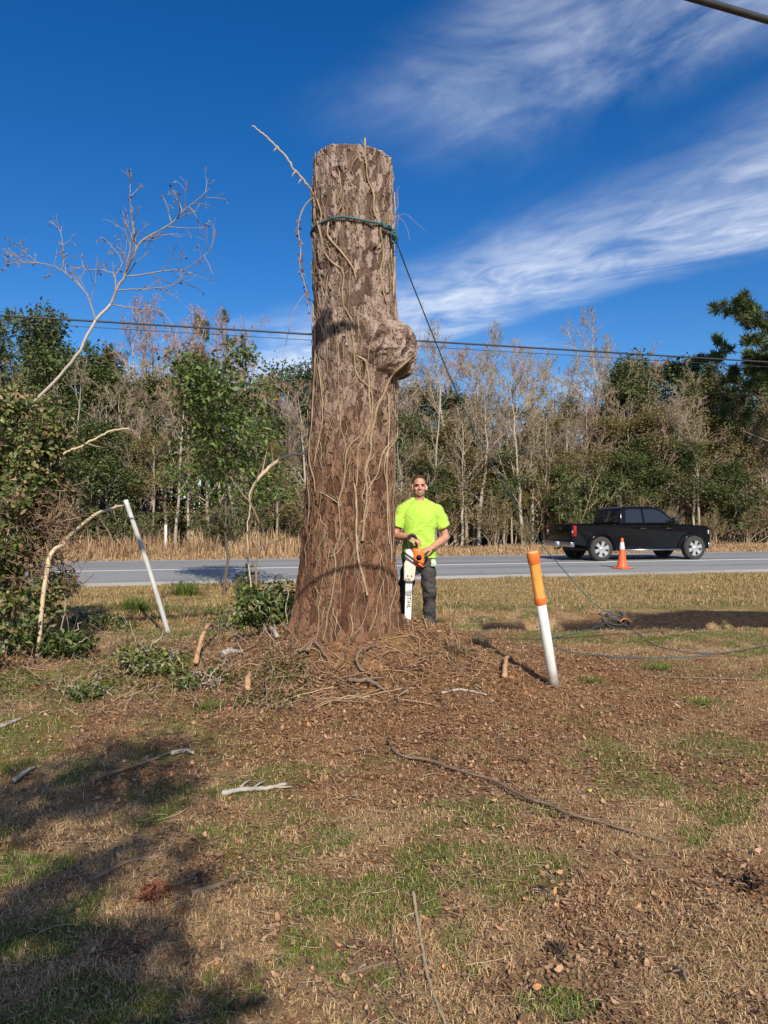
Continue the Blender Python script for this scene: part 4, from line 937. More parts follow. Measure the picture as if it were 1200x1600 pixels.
# ------------------------------------------------------------------ chainsaw
def build_saw():
    Y = 7.93; tip = P(637, 981, Y)
    root = thing('chainsaw', 'orange and white chainsaw held nose down with its white bar on the soil', 'chainsaw', tuple(tip), 0.0)
    root.rotation_euler = (math.radians(-3), math.radians(1.6), 0)
    org = simple('saw_orange', (.86, .17, .015), (.70, .12, .012), 8, .4); crm = simple('sawdusted_white_plastic', (.72, .66, .54), (.50, .40, .27), 9, .55, detail=6); wht = simple('saw_white', (.78, .77, .73), (.62, .59, .52), 9, .45)
    blk = simple('saw_black', (.025, .025, .026), (.015, .015, .015), 20, .5); bar_m = simple('painted_bar', (.80, .80, .76), (.70, .69, .63), 6, .35); ch = simple('chain_steel', (.16, .15, .14), (.06, .055, .05), 30, .4, .8)
    bw, bl = .037, .50
    a = np.linspace(np.pi, 2 * np.pi, 16); out = [(bw * .92 * math.cos(t), .034 + .034 * math.sin(t)) for t in a] + [(bw, bl * .5), (bw * .98, bl), (bw * .75, bl + .06), (-bw * .75, bl + .06), (-bw * .98, bl), (-bw, bl * .5)]
    k = MB(); extrude(k, out, -.0035, .0035); bar = obj('guide_bar', solid('guide_bar', k, [bar_m], [('BEVEL', dict(width=.001, segments=1))], False), root)
    k = MB(); lp = np.array([(x, 0, z) for x, z in out]); lp = np.concatenate([lp[:18], lp[-3:], lp[:1]]); lp = spline(np.concatenate([np.array([(-bw * .98, 0, bl)]), np.array([(bw * .92 * math.cos(t), 0, .034 + .034 * math.sin(t)) for t in a]), np.array([(bw * .98, 0, bl)])]), 70)
    tubes(k, lp * [1.05, 1, 1.0], .0045, 6, rnd=.5)
    for q in lp[3:-3:2]: box(k, (-.004, -.005, -.004), (.004, .005, .004), at=q * [1.13, 1, 1] + [0, 0, -.003 if q[2] < .03 else 0])
    part('chain', k, ch, root)
    # lettering along the bar
    cu = bpy.data.curves.new('lettering', 'FONT'); cu.body = 'STIHL'; cu.size = .058; cu.extrude = .0008; cu.align_x = 'CENTER'; cu.align_y = 'CENTER'; cu.space_character = 1.05; cu.offset = .0012
    to = bpy.data.objects.new('tmp_text', cu); COL.objects.link(to); dg = bpy.context.evaluated_depsgraph_get(); dg.update(); me = bpy.data.meshes.new_from_object(to.evaluated_get(dg)); bpy.data.objects.remove(to)
    me.materials.clear(); me.materials.append(blk); me.name = 'lettering'
    lo = obj('lettering', me, bar, (0.004, -.0046, .285)); lo.rotation_euler = (math.radians(90), math.radians(90), 0)
    # body: cream sprocket cover, white top cover, orange housing
    k = MB(); extrude(k, [(-.058, .515), (-.050, .500), (.046, .500), (.060, .53), (.068, .66), (.050, .715), (-.045, .725), (-.060, .69)], -.055, .02); sc = obj('sprocket_cover', solid('sprocket_cover', k, [crm], [('BEVEL', dict(width=.014, segments=3))]), root)
    for x in (-.015, .025):
        k = MB(); lathe(k, [(.009, -.060), (.009, -.05)], 6, 'y', (x, 0, .56)); part('bar_nut', k, ch, sc)
    k = MB()
    for q in range(5): box(k, (-.060 + q * .016, -.058, .512), (-.052 + q * .016, -.050, .535))
    part('spike', k, ch, root)
    k = MB(); extrude(k, [(-.050, .715), (-.055, .80), (-.040, .845), (.010, .850), (.040, .80), (.050, .71)], -.050, .07); obj('top_cover', solid('top_cover', k, [wht], [('BEVEL', dict(width=.02, segments=3))]), root)
    k = MB(); extrude(k, [(.035, .70), (.040, .80), (.020, .855), (.120, .862), (.155, .80), (.160, .705), (.115, .655), (.070, .66)], -.062, .10); hs = obj('engine_housing', solid('engine_housing', k, [org], [('BEVEL', dict(width=.022, segments=3))]), root)
    k = MB(); lathe(k, [(.030, -.068), (.026, -.066), (.010, -.067)], 16, 'y', (.10, 0, .76)); part('starter_cap', k, blk, hs)
    k = MB(); extrude(k, [(.02, .60), (.02, .70), (.12, .67), (.14, .61), (.09, .57)], -.02, .09); obj('muffler', solid('muffler', k, [blk], [('BEVEL', dict(width=.012, segments=2))]), root)
    k = MB(); tubes(k, spline([(-.075, -.02, .815), (-.06, -.085, .805), (.0, -.105, .765), (.075, -.10, .715), (.125, -.07, .69), (.135, .0, .685)], 40), .0125, 9, cap=True); part('front_handle', k, blk, root)
    k = MB(); extrude(k, [(.085, .690), (.135, .660), (.150, .668), (.100, .705)], -.12, .05); obj('hand_guard', solid('hand_guard', k, [org], [('BEVEL', dict(width=.004, segments=2))]), root)
    k = MB(); tubes(k, spline([(-.005, .02, .84), (-.025, .01, .90), (-.020, .0, .965), (.015, -.005, 1.005), (.055, 0, .985), (.072, .015, .92), (.065, .03, .85)], 40), np.interp(np.arange(40), [0, 20, 39], [.018, .014, .018]), 9, cap=True); part('rear_handle', k, blk, root)
build_saw()
# ------------------------------------------------------------------ growing things
def spawn(paths, radii, n, t0, t1, ang, lr, K=5, up=.0, wob=.12, rr=.55, r=None, minlen=0.0, taper=.25):
    """n child branches on every path."""
    r = r or rng; Mn, Kp, _ = paths.shape
    seg = np.linalg.norm(np.diff(paths, axis=1), axis=2).sum(1)
    idx = np.repeat(np.arange(Mn), n); tot = len(idx)
    t = t0 + (t1 - t0) * ((np.tile(np.arange(n), Mn) + r.random(tot)) / n)
    f = t * (Kp - 1); i = np.minimum(f.astype(int), Kp - 2); u = (f - i)[:, None]
    p = paths[idx, i] * (1 - u) + paths[idx, i + 1] * u; d = nrm(paths[idx, i + 1] - paths[idx, i])
    rad = (radii[idx, i] * (1 - u[:, 0]) + radii[idx, i + 1] * u[:, 0])
    v = r.normal(size=(tot, 3)); perp = nrm(v - (v * d).sum(1, keepdims=True) * d)
    a = (ang[0] + ang[1] * r.normal(size=tot))[:, None]
    dr = np.cos(a) * d + np.sin(a) * perp
    ln = np.maximum(seg[idx] * r.uniform(lr[0], lr[1], tot) * (1.15 - .6 * t), minlen); st = (ln / (K - 1))[:, None]
    out = [p]
    for k in range(K - 1):
        dr = nrm(dr + np.array([0, 0, up]) + r.normal(size=(tot, 3)) * wob); p = p + dr * st; out.append(p)
    return np.stack(out, 1), (rad * rr)[:, None] * np.linspace(1, taper, K)[None]
def trunk_path(H, r, lean=.04, K=12, wob=.02, r0=.14, taper=.12):
    z = np.linspace(-.3, H, K); dx = np.cumsum(r.normal(0, wob * H / K * 1.5, K)) + lean * r.normal() * z; dy = np.cumsum(r.normal(0, wob * H / K * 1.5, K)) + lean * r.normal() * z
    return np.stack([dx - dx[0], dy - dy[0], z], -1)[None], (r0 * np.linspace(1, taper, K))[None]
def pts_along(paths, n, r=None, t0=.2):
    r = r or rng; m = paths.shape[0]; i = r.integers(0, m, n); f = r.uniform(t0, 1, n) * (paths.shape[1] - 1); k = np.minimum(f.astype(int), paths.shape[1] - 2); u = (f - k)[:, None]
    return paths[i, k] * (1 - u) + paths[i, k + 1] * u, nrm(paths[i, k + 1] - paths[i, k])

BARK = {
    'grey': attr_mat('grey_bark', [(0, (0.188, 0.152, 0.115)), (.5, (0.338, 0.281, 0.213)), (1, (0.525, 0.451, 0.356))], .9, noise=.7, nscale=3),
    'pale': attr_mat('pale_bark', [(0, (0.173, 0.143, 0.112)), (.5, (0.288, 0.248, 0.201)), (1, (0.403, 0.357, 0.299))], .9, noise=.7, nscale=3),
    'dark': attr_mat('dark_bark', [(0, (.06, .048, .036)), (1, (.15, .12, .09))], .9, noise=.6, nscale=3),
    'pine': attr_mat('pine_bark', [(0, (.10, .07, .05)), (1, (.24, .17, .125))], .9, noise=.6, nscale=4),
}
TWIG = attr_mat('bare_twigs', [(0, (0.203, 0.149, 0.094)), (.5, (0.334, 0.256, 0.169)), (1, (0.478, 0.383, 0.263))], .9)
TWIGR = attr_mat('budding_twigs', [(0, (0.257, 0.156, 0.112)), (1, (0.459, 0.286, 0.213))], .9)
LEAFM = {
    'oak': attr_mat('dark_evergreen_leaf', [(0, (0.033, 0.050, 0.017)), (.5, (0.083, 0.109, 0.034)), (1, (0.158, 0.175, 0.059))], .5, .2),
    'olive': attr_mat('olive_leaf', [(0, (0.090, 0.081, 0.029)), (.5, (0.188, 0.157, 0.058)), (1, (0.300, 0.231, 0.098))], .6, .25),
    'tan': attr_mat('withered_leaf', [(0, (0.149, 0.098, 0.050)), (.5, (0.270, 0.182, 0.098)), (1, (0.405, 0.280, 0.156))], .8, .25),
    'pine': attr_mat('pine_needle', [(0, (0.031, 0.050, 0.019)), (.5, (0.068, 0.098, 0.034)), (1, (0.137, 0.169, 0.060))], .5, .15),
    'bright': attr_mat('fresh_green_leaf', [(0, (.05, .09, .015)), (.5, (.11, .17, .03)), (1, (.20, .26, .06))], .45, .3),
    'ivy': attr_mat('ivy_leaf', [(0, (0.033, 0.054, 0.013)), (.45, (0.078, 0.108, 0.026)), (.8, (0.169, 0.186, 0.050)), (1, (0.312, 0.276, 0.099))], .4, .2),
}
def root_proto(name, label, cat, group): 
    return thing(name, label, cat, (0, 0, -500), 0, group)
def trunk_part(root, sets, mat, sides=(7, 5, 4, 3), name='trunk', k0=0):
    mb = MB()
    for i, (p, r_) in enumerate(sets): tubes(mb, p, r_, sides[min(i + k0, len(sides) - 1)], rnd=np.full(len(p), .3) + .5 * rng.random(len(p)))
    return part(name, mb, mat, root)
def make_bare(seed, H, red=False, dense=1.0, leaf=0, barkm='grey'):
    r = np.random.default_rng(seed); root = root_proto('bare_tree', 'bare grey winter tree with fine twigs in the wood beyond the road', 'tree', 'bare trees in the wood')
    a = trunk_path(H, r, .05, 12, .05, .011 * H + .02, .10); b = spawn(*a, int(15 * dense), .28, .97, (.62, .2), (.20, .42), 6, .10, .14, .50, r)
    c = spawn(*b, 6, .25, 1, (.6, .25), (.30, .55), 5, .07, .16, .5, r); d = spawn(*c, 5, .2, 1, (.6, .25), (.35, .65), 4, .05, .18, .55, r); e = spawn(*d, 4, .2, 1, (.55, .3), (.4, .75), 3, .03, .2, .6, r, .18)
    fl = lambda s, m: (s[0], np.maximum(s[1], m))
    trunk_part(root, [a, b, fl(c, .012)], BARK[barkm])
    mb = MB(); tubes(mb, *fl(d, .0085), 3); tubes(mb, *fl(e, .0065), 3)
    if leaf:
        C, D = pts_along(e[0], leaf, r); leaves(mb, C, D + rvec(leaf, r), rvec(leaf, r), r.uniform(.07, .14, leaf), r.uniform(.05, .09, leaf), r.random(leaf), mi=1)
    part('crown', mb, [TWIGR if red else TWIG, LEAFM['tan']], root); return root
def make_leafy(seed, H, kind, wide=.32, low=.25, leaf=9000, size=.17, label='', name='evergreen_tree', group='', barkm='dark', clump=.35, up=.05):
    r = np.random.default_rng(seed); root = root_proto(name, label, 'tree', group)
    a = trunk_path(H * .93, r, .04, 10, .04, .013 * H + .03, .2); b = spawn(*a, 16, low, 1, (.85, .25), (wide * .55, wide), 6, up, .14, .45, r); c = spawn(*b, 6, .3, 1, (.7, .3), (.30, .6), 5, .08, .2, .5, r)
    trunk_part(root, [a, b, c], BARK[barkm])
    ends = np.concatenate([c[0][:, -1], c[0][:, -2], b[0][:, -1]]); m = len(ends)
    bri = np.clip(.5 + .22 * r.normal(size=m), .05, .95)
    i = r.integers(0, m, leaf); sc = r.uniform(.5, 1.25, m)[i][:, None] * clump
    off = rvec(leaf, r) * (r.random((leaf, 1)) ** .45) * sc * [1.25, 1.25, .72]
    C = ends[i] + off; mb = MB()
    leaves(mb, C, nrm(off) + rvec(leaf, r) * .8 + [0, 0, -.15], rvec(leaf, r) + [0, 0, .8], r.uniform(.7, 1.4, leaf) * size, r.uniform(.7, 1.3, leaf) * size * .55, np.clip(bri[i] + r.normal(0, .17, leaf), 0, 1))
    part('crown', mb, LEAFM[kind], root); return root
def make_pine(seed, H, low=.35, tufts=420, needles=22, label='tall pine with tufted needles among the trees beyond the road', group='pines in the wood', wide=.24, nl=.26):
    r = np.random.default_rng(seed); root = root_proto('pine_tree', label, 'tree', group)
    a = trunk_path(H * .96, r, .02, 12, .02, .012 * H + .03, .18); b = spawn(*a, 24, low, 1, (1.2, .2), (wide * .5, wide), 6, .10, .12, .40, r); c = spawn(*b, 5, .4, 1, (.7, .25), (.25, .5), 4, .15, .15, .5, r)
    trunk_part(root, [a, b, c], BARK['pine'])
    ends = np.concatenate([c[0][:, -1], b[0][:, -1], c[0][:, -2]]); dirs = nrm(np.concatenate([c[0][:, -1] - c[0][:, -2], b[0][:, -1] - b[0][:, -2], c[0][:, -1] - c[0][:, -2]])); m = min(tufts, len(ends)); s = r.permutation(len(ends))[:m]
    i = np.repeat(s, needles); n_ = len(i); D = nrm(dirs[i] * .6 + rvec(n_, r) + [0, 0, .25]); br = np.clip(.45 + .2 * r.normal(size=len(ends)), 0, 1)
    mb = MB(); leaves(mb, ends[i] + r.normal(0, .05, (n_, 3)), D, rvec(n_, r), r.uniform(.7, 1.2, n_) * nl, nl * .16, np.clip(br[i] + r.normal(0, .15, n_), 0, 1), .1)
    part('crown', mb, LEAFM['pine'], root); return root
def make_brush(seed, H, kind, leaf, label, group, stems=14, size=.08, spread=.35, name='understory_shrub', twigm=None):
    r = np.random.default_rng(seed); root = root_proto(name, label, 'shrub', group)
    K = 7; d = nrm(np.stack([r.normal(0, spread, stems), r.normal(0, spread, stems), np.ones(stems)], -1)); p = np.stack([r.normal(0, .25 * H * spread, stems), r.normal(0, .25 * H * spread, stems), np.full(stems, -.1)], -1); ps = [p]
    for k in range(K - 1): d = nrm(d + r.normal(size=(stems, 3)) * .10); p = p + d * (H * r.uniform(.6, 1.05, stems) / (K - 1))[:, None]; ps.append(p)
    a = (np.stack(ps, 1), (.008 * H * r.uniform(.5, 1.2, stems))[:, None] * np.linspace(1, .35, K)); b = spawn(*a, 7, .2, 1, (.6, .25), (.2, .45), 5, .08, .16, .55, r); c = spawn(*b, 4, .2, 1, (.6, .3), (.35, .7), 4, .04, .2, .6, r)
    fl = lambda s, m: (s[0], np.maximum(s[1], m))
    trunk_part(root, [fl(a, .010), fl(b, .0075), fl(c, .0055)], twigm or TWIG, (5, 3, 3), 'stems')
    if leaf:
        mb = MB(); C, D = pts_along(np.concatenate([c[0], b[0][:, -4:]]), leaf, r); C = C + r.normal(0, .04 * H ** .5, C.shape)
        leaves(mb, C, D + rvec(leaf, r), rvec(leaf, r) + [0, 0, .5], r.uniform(.7, 1.4, leaf) * size, r.uniform(.4, .7, leaf) * size, r.random(leaf)); part('foliage', mb, LEAFM[kind], root)
    return root
_used = set()
def plant(proto, x, y, h=1.0, label=None, rz=None, wx=1.0, group=None):
    o = proto if proto.name not in _used else copy_tree(proto)
    _used.add(o.name); o.location = (x, y, float(gh(x, y, False)) - .02); o.rotation_euler = (0, 0, random.uniform(0, 6.28) if rz is None else rz); o.scale = (h * wx, h * wx, h)
    if label: o['label'] = label
    if group: o['group'] = group
    return o
def at_px(px, Y): return (px - 600) / F * Y
WB = 37.0                                               # wood edge along the road
def wood_y(px, depth):
    t = (px - 600) / F; return (WB + depth) / (1 - RT * t)
def top_h(py, Y): return CH + (YH - py) / F * Y

def build_wood():
    bare = [make_bare(s, 10, s % 3 == 0) for s in (101, 103, 104, 105, 107)]
    bud = [make_bare(s, 11, True, 1.2, 300) for s in (111, 114)]
    for b in bud: b['label'] = 'bare tree with reddish budding twigs standing above the wood'; b['group'] = 'reddish budding trees'
    oak = [make_leafy(s, 9, 'oak', .36, .40, 7000, .19, 'dark green evergreen tree with a dense crown in the wood beyond the road', 'evergreen_tree', 'evergreen trees in the wood', clump=.75) for s in (201, 202, 203)]
    oliv = [make_leafy(s, 8.5, 'olive', .34, .34, 4200, .15, 'thin olive brown tree still holding leaves in the wood beyond the road', 'olive_tree', 'olive brown trees in the wood', 'grey', .7) for s in (211, 212, 213)]
    pine = [make_pine(s, 13) for s in (221, 222)]
    tanb = [make_brush(s, 3.6, 'tan', 1500, 'tangled grey brown brush at the edge of the wood', 'brown brush at the wood edge', 16, .085, .28) for s in (301, 302, 303)]
    olb = [make_brush(s, 3.6, 'olive', 2200, 'olive green leafy brush at the edge of the wood', 'olive brush at the wood edge', 14, .10, .30) for s in (311, 312)]
    grb = [make_brush(s, 3.2, 'oak', 2600, 'dark green leafy shrub under the trees beyond the road', 'green shrubs under the trees', 12, .13, .3) for s in (321, 322)]
    R_ = random.Random(4)
    def put(kind, base, px, depth, top, lab=None, wx=1.0):
        Y = wood_y(px, depth); h = top_h(top, Y) / base; return plant(R_.choice(kind), at_px(px, Y), Y, h, lab, wx=wx)
    # --- individual trees one can pick out along the skyline, left to right
    for px, dp, top, w in ((-40, 6, 520, 1), (28, 10, 500, .9), (-8, 2, 600, 1.1), (70, 3, 560, 1), (118, 7, 560, 1.1), (95, 1, 640, 1.1), (165, 5, 585, 1), (150, 0, 665, 1.2), (205, 6, 610, .9), (240, 3, 600, .9), (195, 1, 690, 1.0), (440, 8, 588, 1.0), (465, 5, 592, .9), (410, 3, 668, .9), (655, 6, 612, 1.1), (690, 9, 622, 1), (640, 2, 660, 1), (760, 9, 640, 1), (985, 5, 585, .9), (1065, 4, 572, 1.1), (1110, 6, 590, 1), (1025, 8, 575, 1), (950, 9, 640, 1), (1150, 2, 620, 1), (1190, 4, 600, 1.1), (870, 8, 655, 1), (1260, 3, 560, 1.1), (1000, 1, 690, .8)):
        put(oak, 9, px, dp, top, None, w)
    for px, dp, top, w in ((300, 3, 560, .9), (330, 1, 640, 1), (360, 4, 610, 1), (275, 6, 590, 1), (610, 4, 640, 1), (715, 3, 650, 1), (790, 5, 640, 1), (745, 1, 700, 1), (850, 2, 680, 1), (905, 4, 625, 1), (945, 2, 650, 1), (1035, 1, 640, 1.1), (1080, 3, 600, 1), (1130, 1, 650, 1), (1180, 1, 640, 1), (890, 0, 700, 1), (700, 1, 720, 1), (800, 0, 720, .9), (240, 0, 680, .9), (430, 0, 690, .9)):
        put(oliv, 8.5, px, dp, top, None, w)
    for px, dp, top, w in ((218, 6, 528, 1), (258, 8, 515, 1), (288, 5, 520, 1), (310, 8, 540, 1), (370, 6, 535, 1), (385, 9, 560, .9)):
        put(bud, 11, px, dp, top, None, w)
    put(pine, 13, 346, 9, 487, 'tall narrow dark pine above the reddish bare trees at left', .8)
    put(pine, 13, 18, 14, 486, 'dark pine at the left edge rising above the evergreens'); put(pine, 13, 150, 12, 540, 'dark pine behind the pale bare sapling at left')
    for px, dp, top in ((655, 3, 575), (678, 6, 548), (705, 4, 545), (722, 8, 550), (742, 3, 560), (768, 6, 572), (800, 5, 560), (822, 3, 585), (835, 8, 580), (862, 4, 600), (880, 7, 590), (905, 2, 610), (925, 6, 575), (940, 4, 545), (958, 7, 550), (975, 3, 560), (1000, 6, 565), (1030, 3, 580), (1055, 1, 630), (1095, 2, 600), (1120, 3, 610), (1160, 1, 640), (632, 5, 585), (612, 7, 590), (845, 1, 650), (782, 1, 640), (890, 1, 660), (1010, 0, 640), (1078, 0, 650), (1140, 0, 670), (1195, 0, 650), (715, 0, 660), (660, 0, 690), (470, 2, 600), (450, 1, 650), (425, 5, 600), (395, 2, 620), (345, 2, 620), (320, 4, 580), (290, 1, 650), (265, 2, 610), (240, 4, 570), (225, 1, 640), (205, 3, 610), (180, 4, 600), (300, 6, 560), (130, 2, 640), (60, 6, 600), (1230, 3, 600), (755, 7, 560), (812, 8, 570)):
        put(bare, 10, px + R_.uniform(-5, 5), dp + R_.uniform(-.5, .8), top + R_.uniform(-4, 26))
    put(bare, 10, 818, -.6, 600, 'pale slender bare tree with a smooth trunk left of the pickup'); put(bare, 10, 1098, -.8, 640, 'pale forked bare tree just beyond the front of the pickup')
    put(grb, 3.2, 886, -.8, 712, 'bright green leafy shrub among brown brush left of the pickup cab', 1.0)
    slim = [make_bare(s, 10, False, .5, 0, 'pale') for s in (131, 132, 133, 134)]
    for b in slim: b['label'] = 'tall slim tree with a pale straight trunk at the front of the wood'; b['group'] = 'pale slim trunks at the wood front'
    for k in range(32):
        px = -40 + k * 40 + R_.uniform(-12, 12); put(slim, 10, px, R_.uniform(-.6, 3.0), R_.uniform(590, 690), None, R_.uniform(.9, 1.3))
    for px, dp, top in ((672, 0, 735), (730, 1, 690), (775, 0, 715), (830, 1, 705), (868, 0, 740), (918, 1, 700), (965, 0, 720), (990, 2, 660), (1045, 0, 700), (1090, 1, 690), (1125, 0, 735), (1165, 1, 700), (645, 1, 700), (710, 2, 660), (855, 3, 650), (1015, 2, 650), (1070, 2, 640)):
        put(oliv if dp else oak, 8.5, px, dp, top, None, 1.25)
    # --- brush under them
    for k in range(56):
        px = -60 + k * 23.6 + R_.uniform(-9, 9); dp = R_.uniform(-1.2, 5); left = px < 480
        kind = R_.choice([tanb, olb, olb, grb] if not left else [tanb, grb, olb, grb])
        put(kind, 3.6, px, dp, R_.uniform(715, 785) if not left else R_.uniform(735, 800), None, R_.uniform(1.0, 1.4))
    for px, top in ((1050, 795), (820, 812), (1110, 800)):
        Y = wood_y(px, -2.0); o = plant(olb[0], at_px(px, Y), Y, top_h(top, Y) / 3.0, None, wx=.8)
    # --- the depth of the wood behind: trunks and foliage nobody could count
    mb = MB(); n = 52000; x = rng.uniform(-60, 80, n); y = 37 + RT * x + rng.uniform(7, 26, n); hh = (4.6 + 4.4 * fbm(x * .22, y * .22, o=3, s=52)) * (1 + .0 * x)
    z = np.where(np.arange(n) < 20000, rng.uniform(0, 3.2, n), hh * rng.random(n) ** .7); leaves(mb, np.stack([x, y, z], -1), rvec(n), rvec(n), rng.uniform(.25, .5, n), rng.uniform(.15, .3, n))
    m = 900; x = rng.uniform(-60, 80, m); y = 37 + RT * x + rng.uniform(4, 24, m); H = rng.uniform(5, 9.5, m); k = np.linspace(0, 1, 4)
    pth = np.stack([x[:, None] + rng.normal(0, .15, (m, 4)), y[:, None] + rng.normal(0, .1, (m, 4)), H[:, None] * k], -1); tubes(mb, pth, np.linspace(.09, .03, 4)[None] * rng.uniform(.5, 1.3, (m, 1)), 4, mi=1)
    dm = attr_mat('deep_wood_leaf', [(0, (.03, .034, .018)), (.5, (.065, .058, .032)), (1, (.13, .105, .06))], .8)
    o = obj('deep_wood', build_mesh('deep_wood', mb, [dm, BARK['grey']])); tag(o, 'shaded thickness of the wood far behind the front trees', 'wood', kind='stuff')
    # --- big pine at the right edge
    pr = make_pine(231, 13, .40, 1600, 60, 'large green pine with layered boughs cut by the right edge', 'right edge pine', .52, .46); del pr['group']
    Y = 41.0; plant(pr, at_px(1222, Y), Y, top_h(470, Y) / 13, rz=1.1)
build_wood()

def build_far_grass():
    # tan broom grass between road and wood, short dry verge before it
    n = 46000; px = rng.uniform(-120, 1350, n); d = rng.random(n) ** 1.2
    t = (px - 600) / F; y0 = 28.9 + d * 8.5; y = y0 / (1 - RT * t); x = t * y
    tall = (.25 + .75 * sstep(fbm(x * 1.1, y * 1.1, o=3, s=66), .35, .65)) * sstep(fbm(x * .35, y * .35, o=3, s=62), .32, .60) * sstep(y0, 29.6, 31) * np.where(px < 500, 1, .16)
    ln = .12 + rng.uniform(.4, 1.7, n) * tall + .12 * rng.random(n)
    mb = MB(); blades(mb, np.stack([x, y, gh(x, y, False) - .03], -1), rvec(n), ln, rng.uniform(.02, .045, n), rng.uniform(.15, .65, n))
    m = attr_mat('broom_grass', [(0, (.25, .145, .072)), (.5, (.47, .31, .17)), (1, (.62, .46, .28))], .9, .3)
    o = obj('tall_dry_grass', build_mesh('tall_dry_grass', mb, m)); tag(o, 'tan broom grass growing between the road and the wood', 'grass', kind='stuff')
    # near verge between ditch and road
    n = 110000; y0 = 11.6 + rng.random(n) ** .8 * 7.7; t = rng.uniform(-.62, .62, n); y = y0 / (1 - RT * t * .9); x = t * y; ok = (y - RT * x < 19.3) & (y > 11.0); x, y = x[ok], y[ok]; n = len(x)
    s, g, w = masks(x, y); k = rng.random(n) < np.clip(1 - w * 1.3, 0, 1) * .95; x, y, g = x[k], y[k], g[k]; n = len(x)
    ln = rng.uniform(.025, .085, n) * (1 + .8 * (fbm(x * .8, y * .8, o=2, s=64) > .55)); mi_green = rng.random(n) < .08 + .72 * g
    for sel, stops, nm, lab in ((~mi_green, [(0, (.22, .135, .055)), (.5, (.44, .30, .13)), (1, (.60, .45, .23))], 'dry_verge_grass', 'short golden dry grass on the verge before the road'), (mi_green, [(0, (.05, .075, .015)), (.5, (.11, .15, .035)), (1, (.20, .23, .075))], 'green_verge_grass', 'fresh green grass along the edge of the ditch')):
        mb = MB(); q = np.nonzero(sel)[0]; blades(mb, np.stack([x[q], y[q], gh(x[q], y[q]) - .008], -1), rvec(len(q)), ln[q], rng.uniform(.006, .014, len(q)), rng.uniform(.2, .9, len(q)))
        o = obj(nm, build_mesh(nm, mb, attr_mat(nm + '_blade', stops, .8, .25))); tag(o, lab, 'grass', kind='stuff')
build_far_grass()

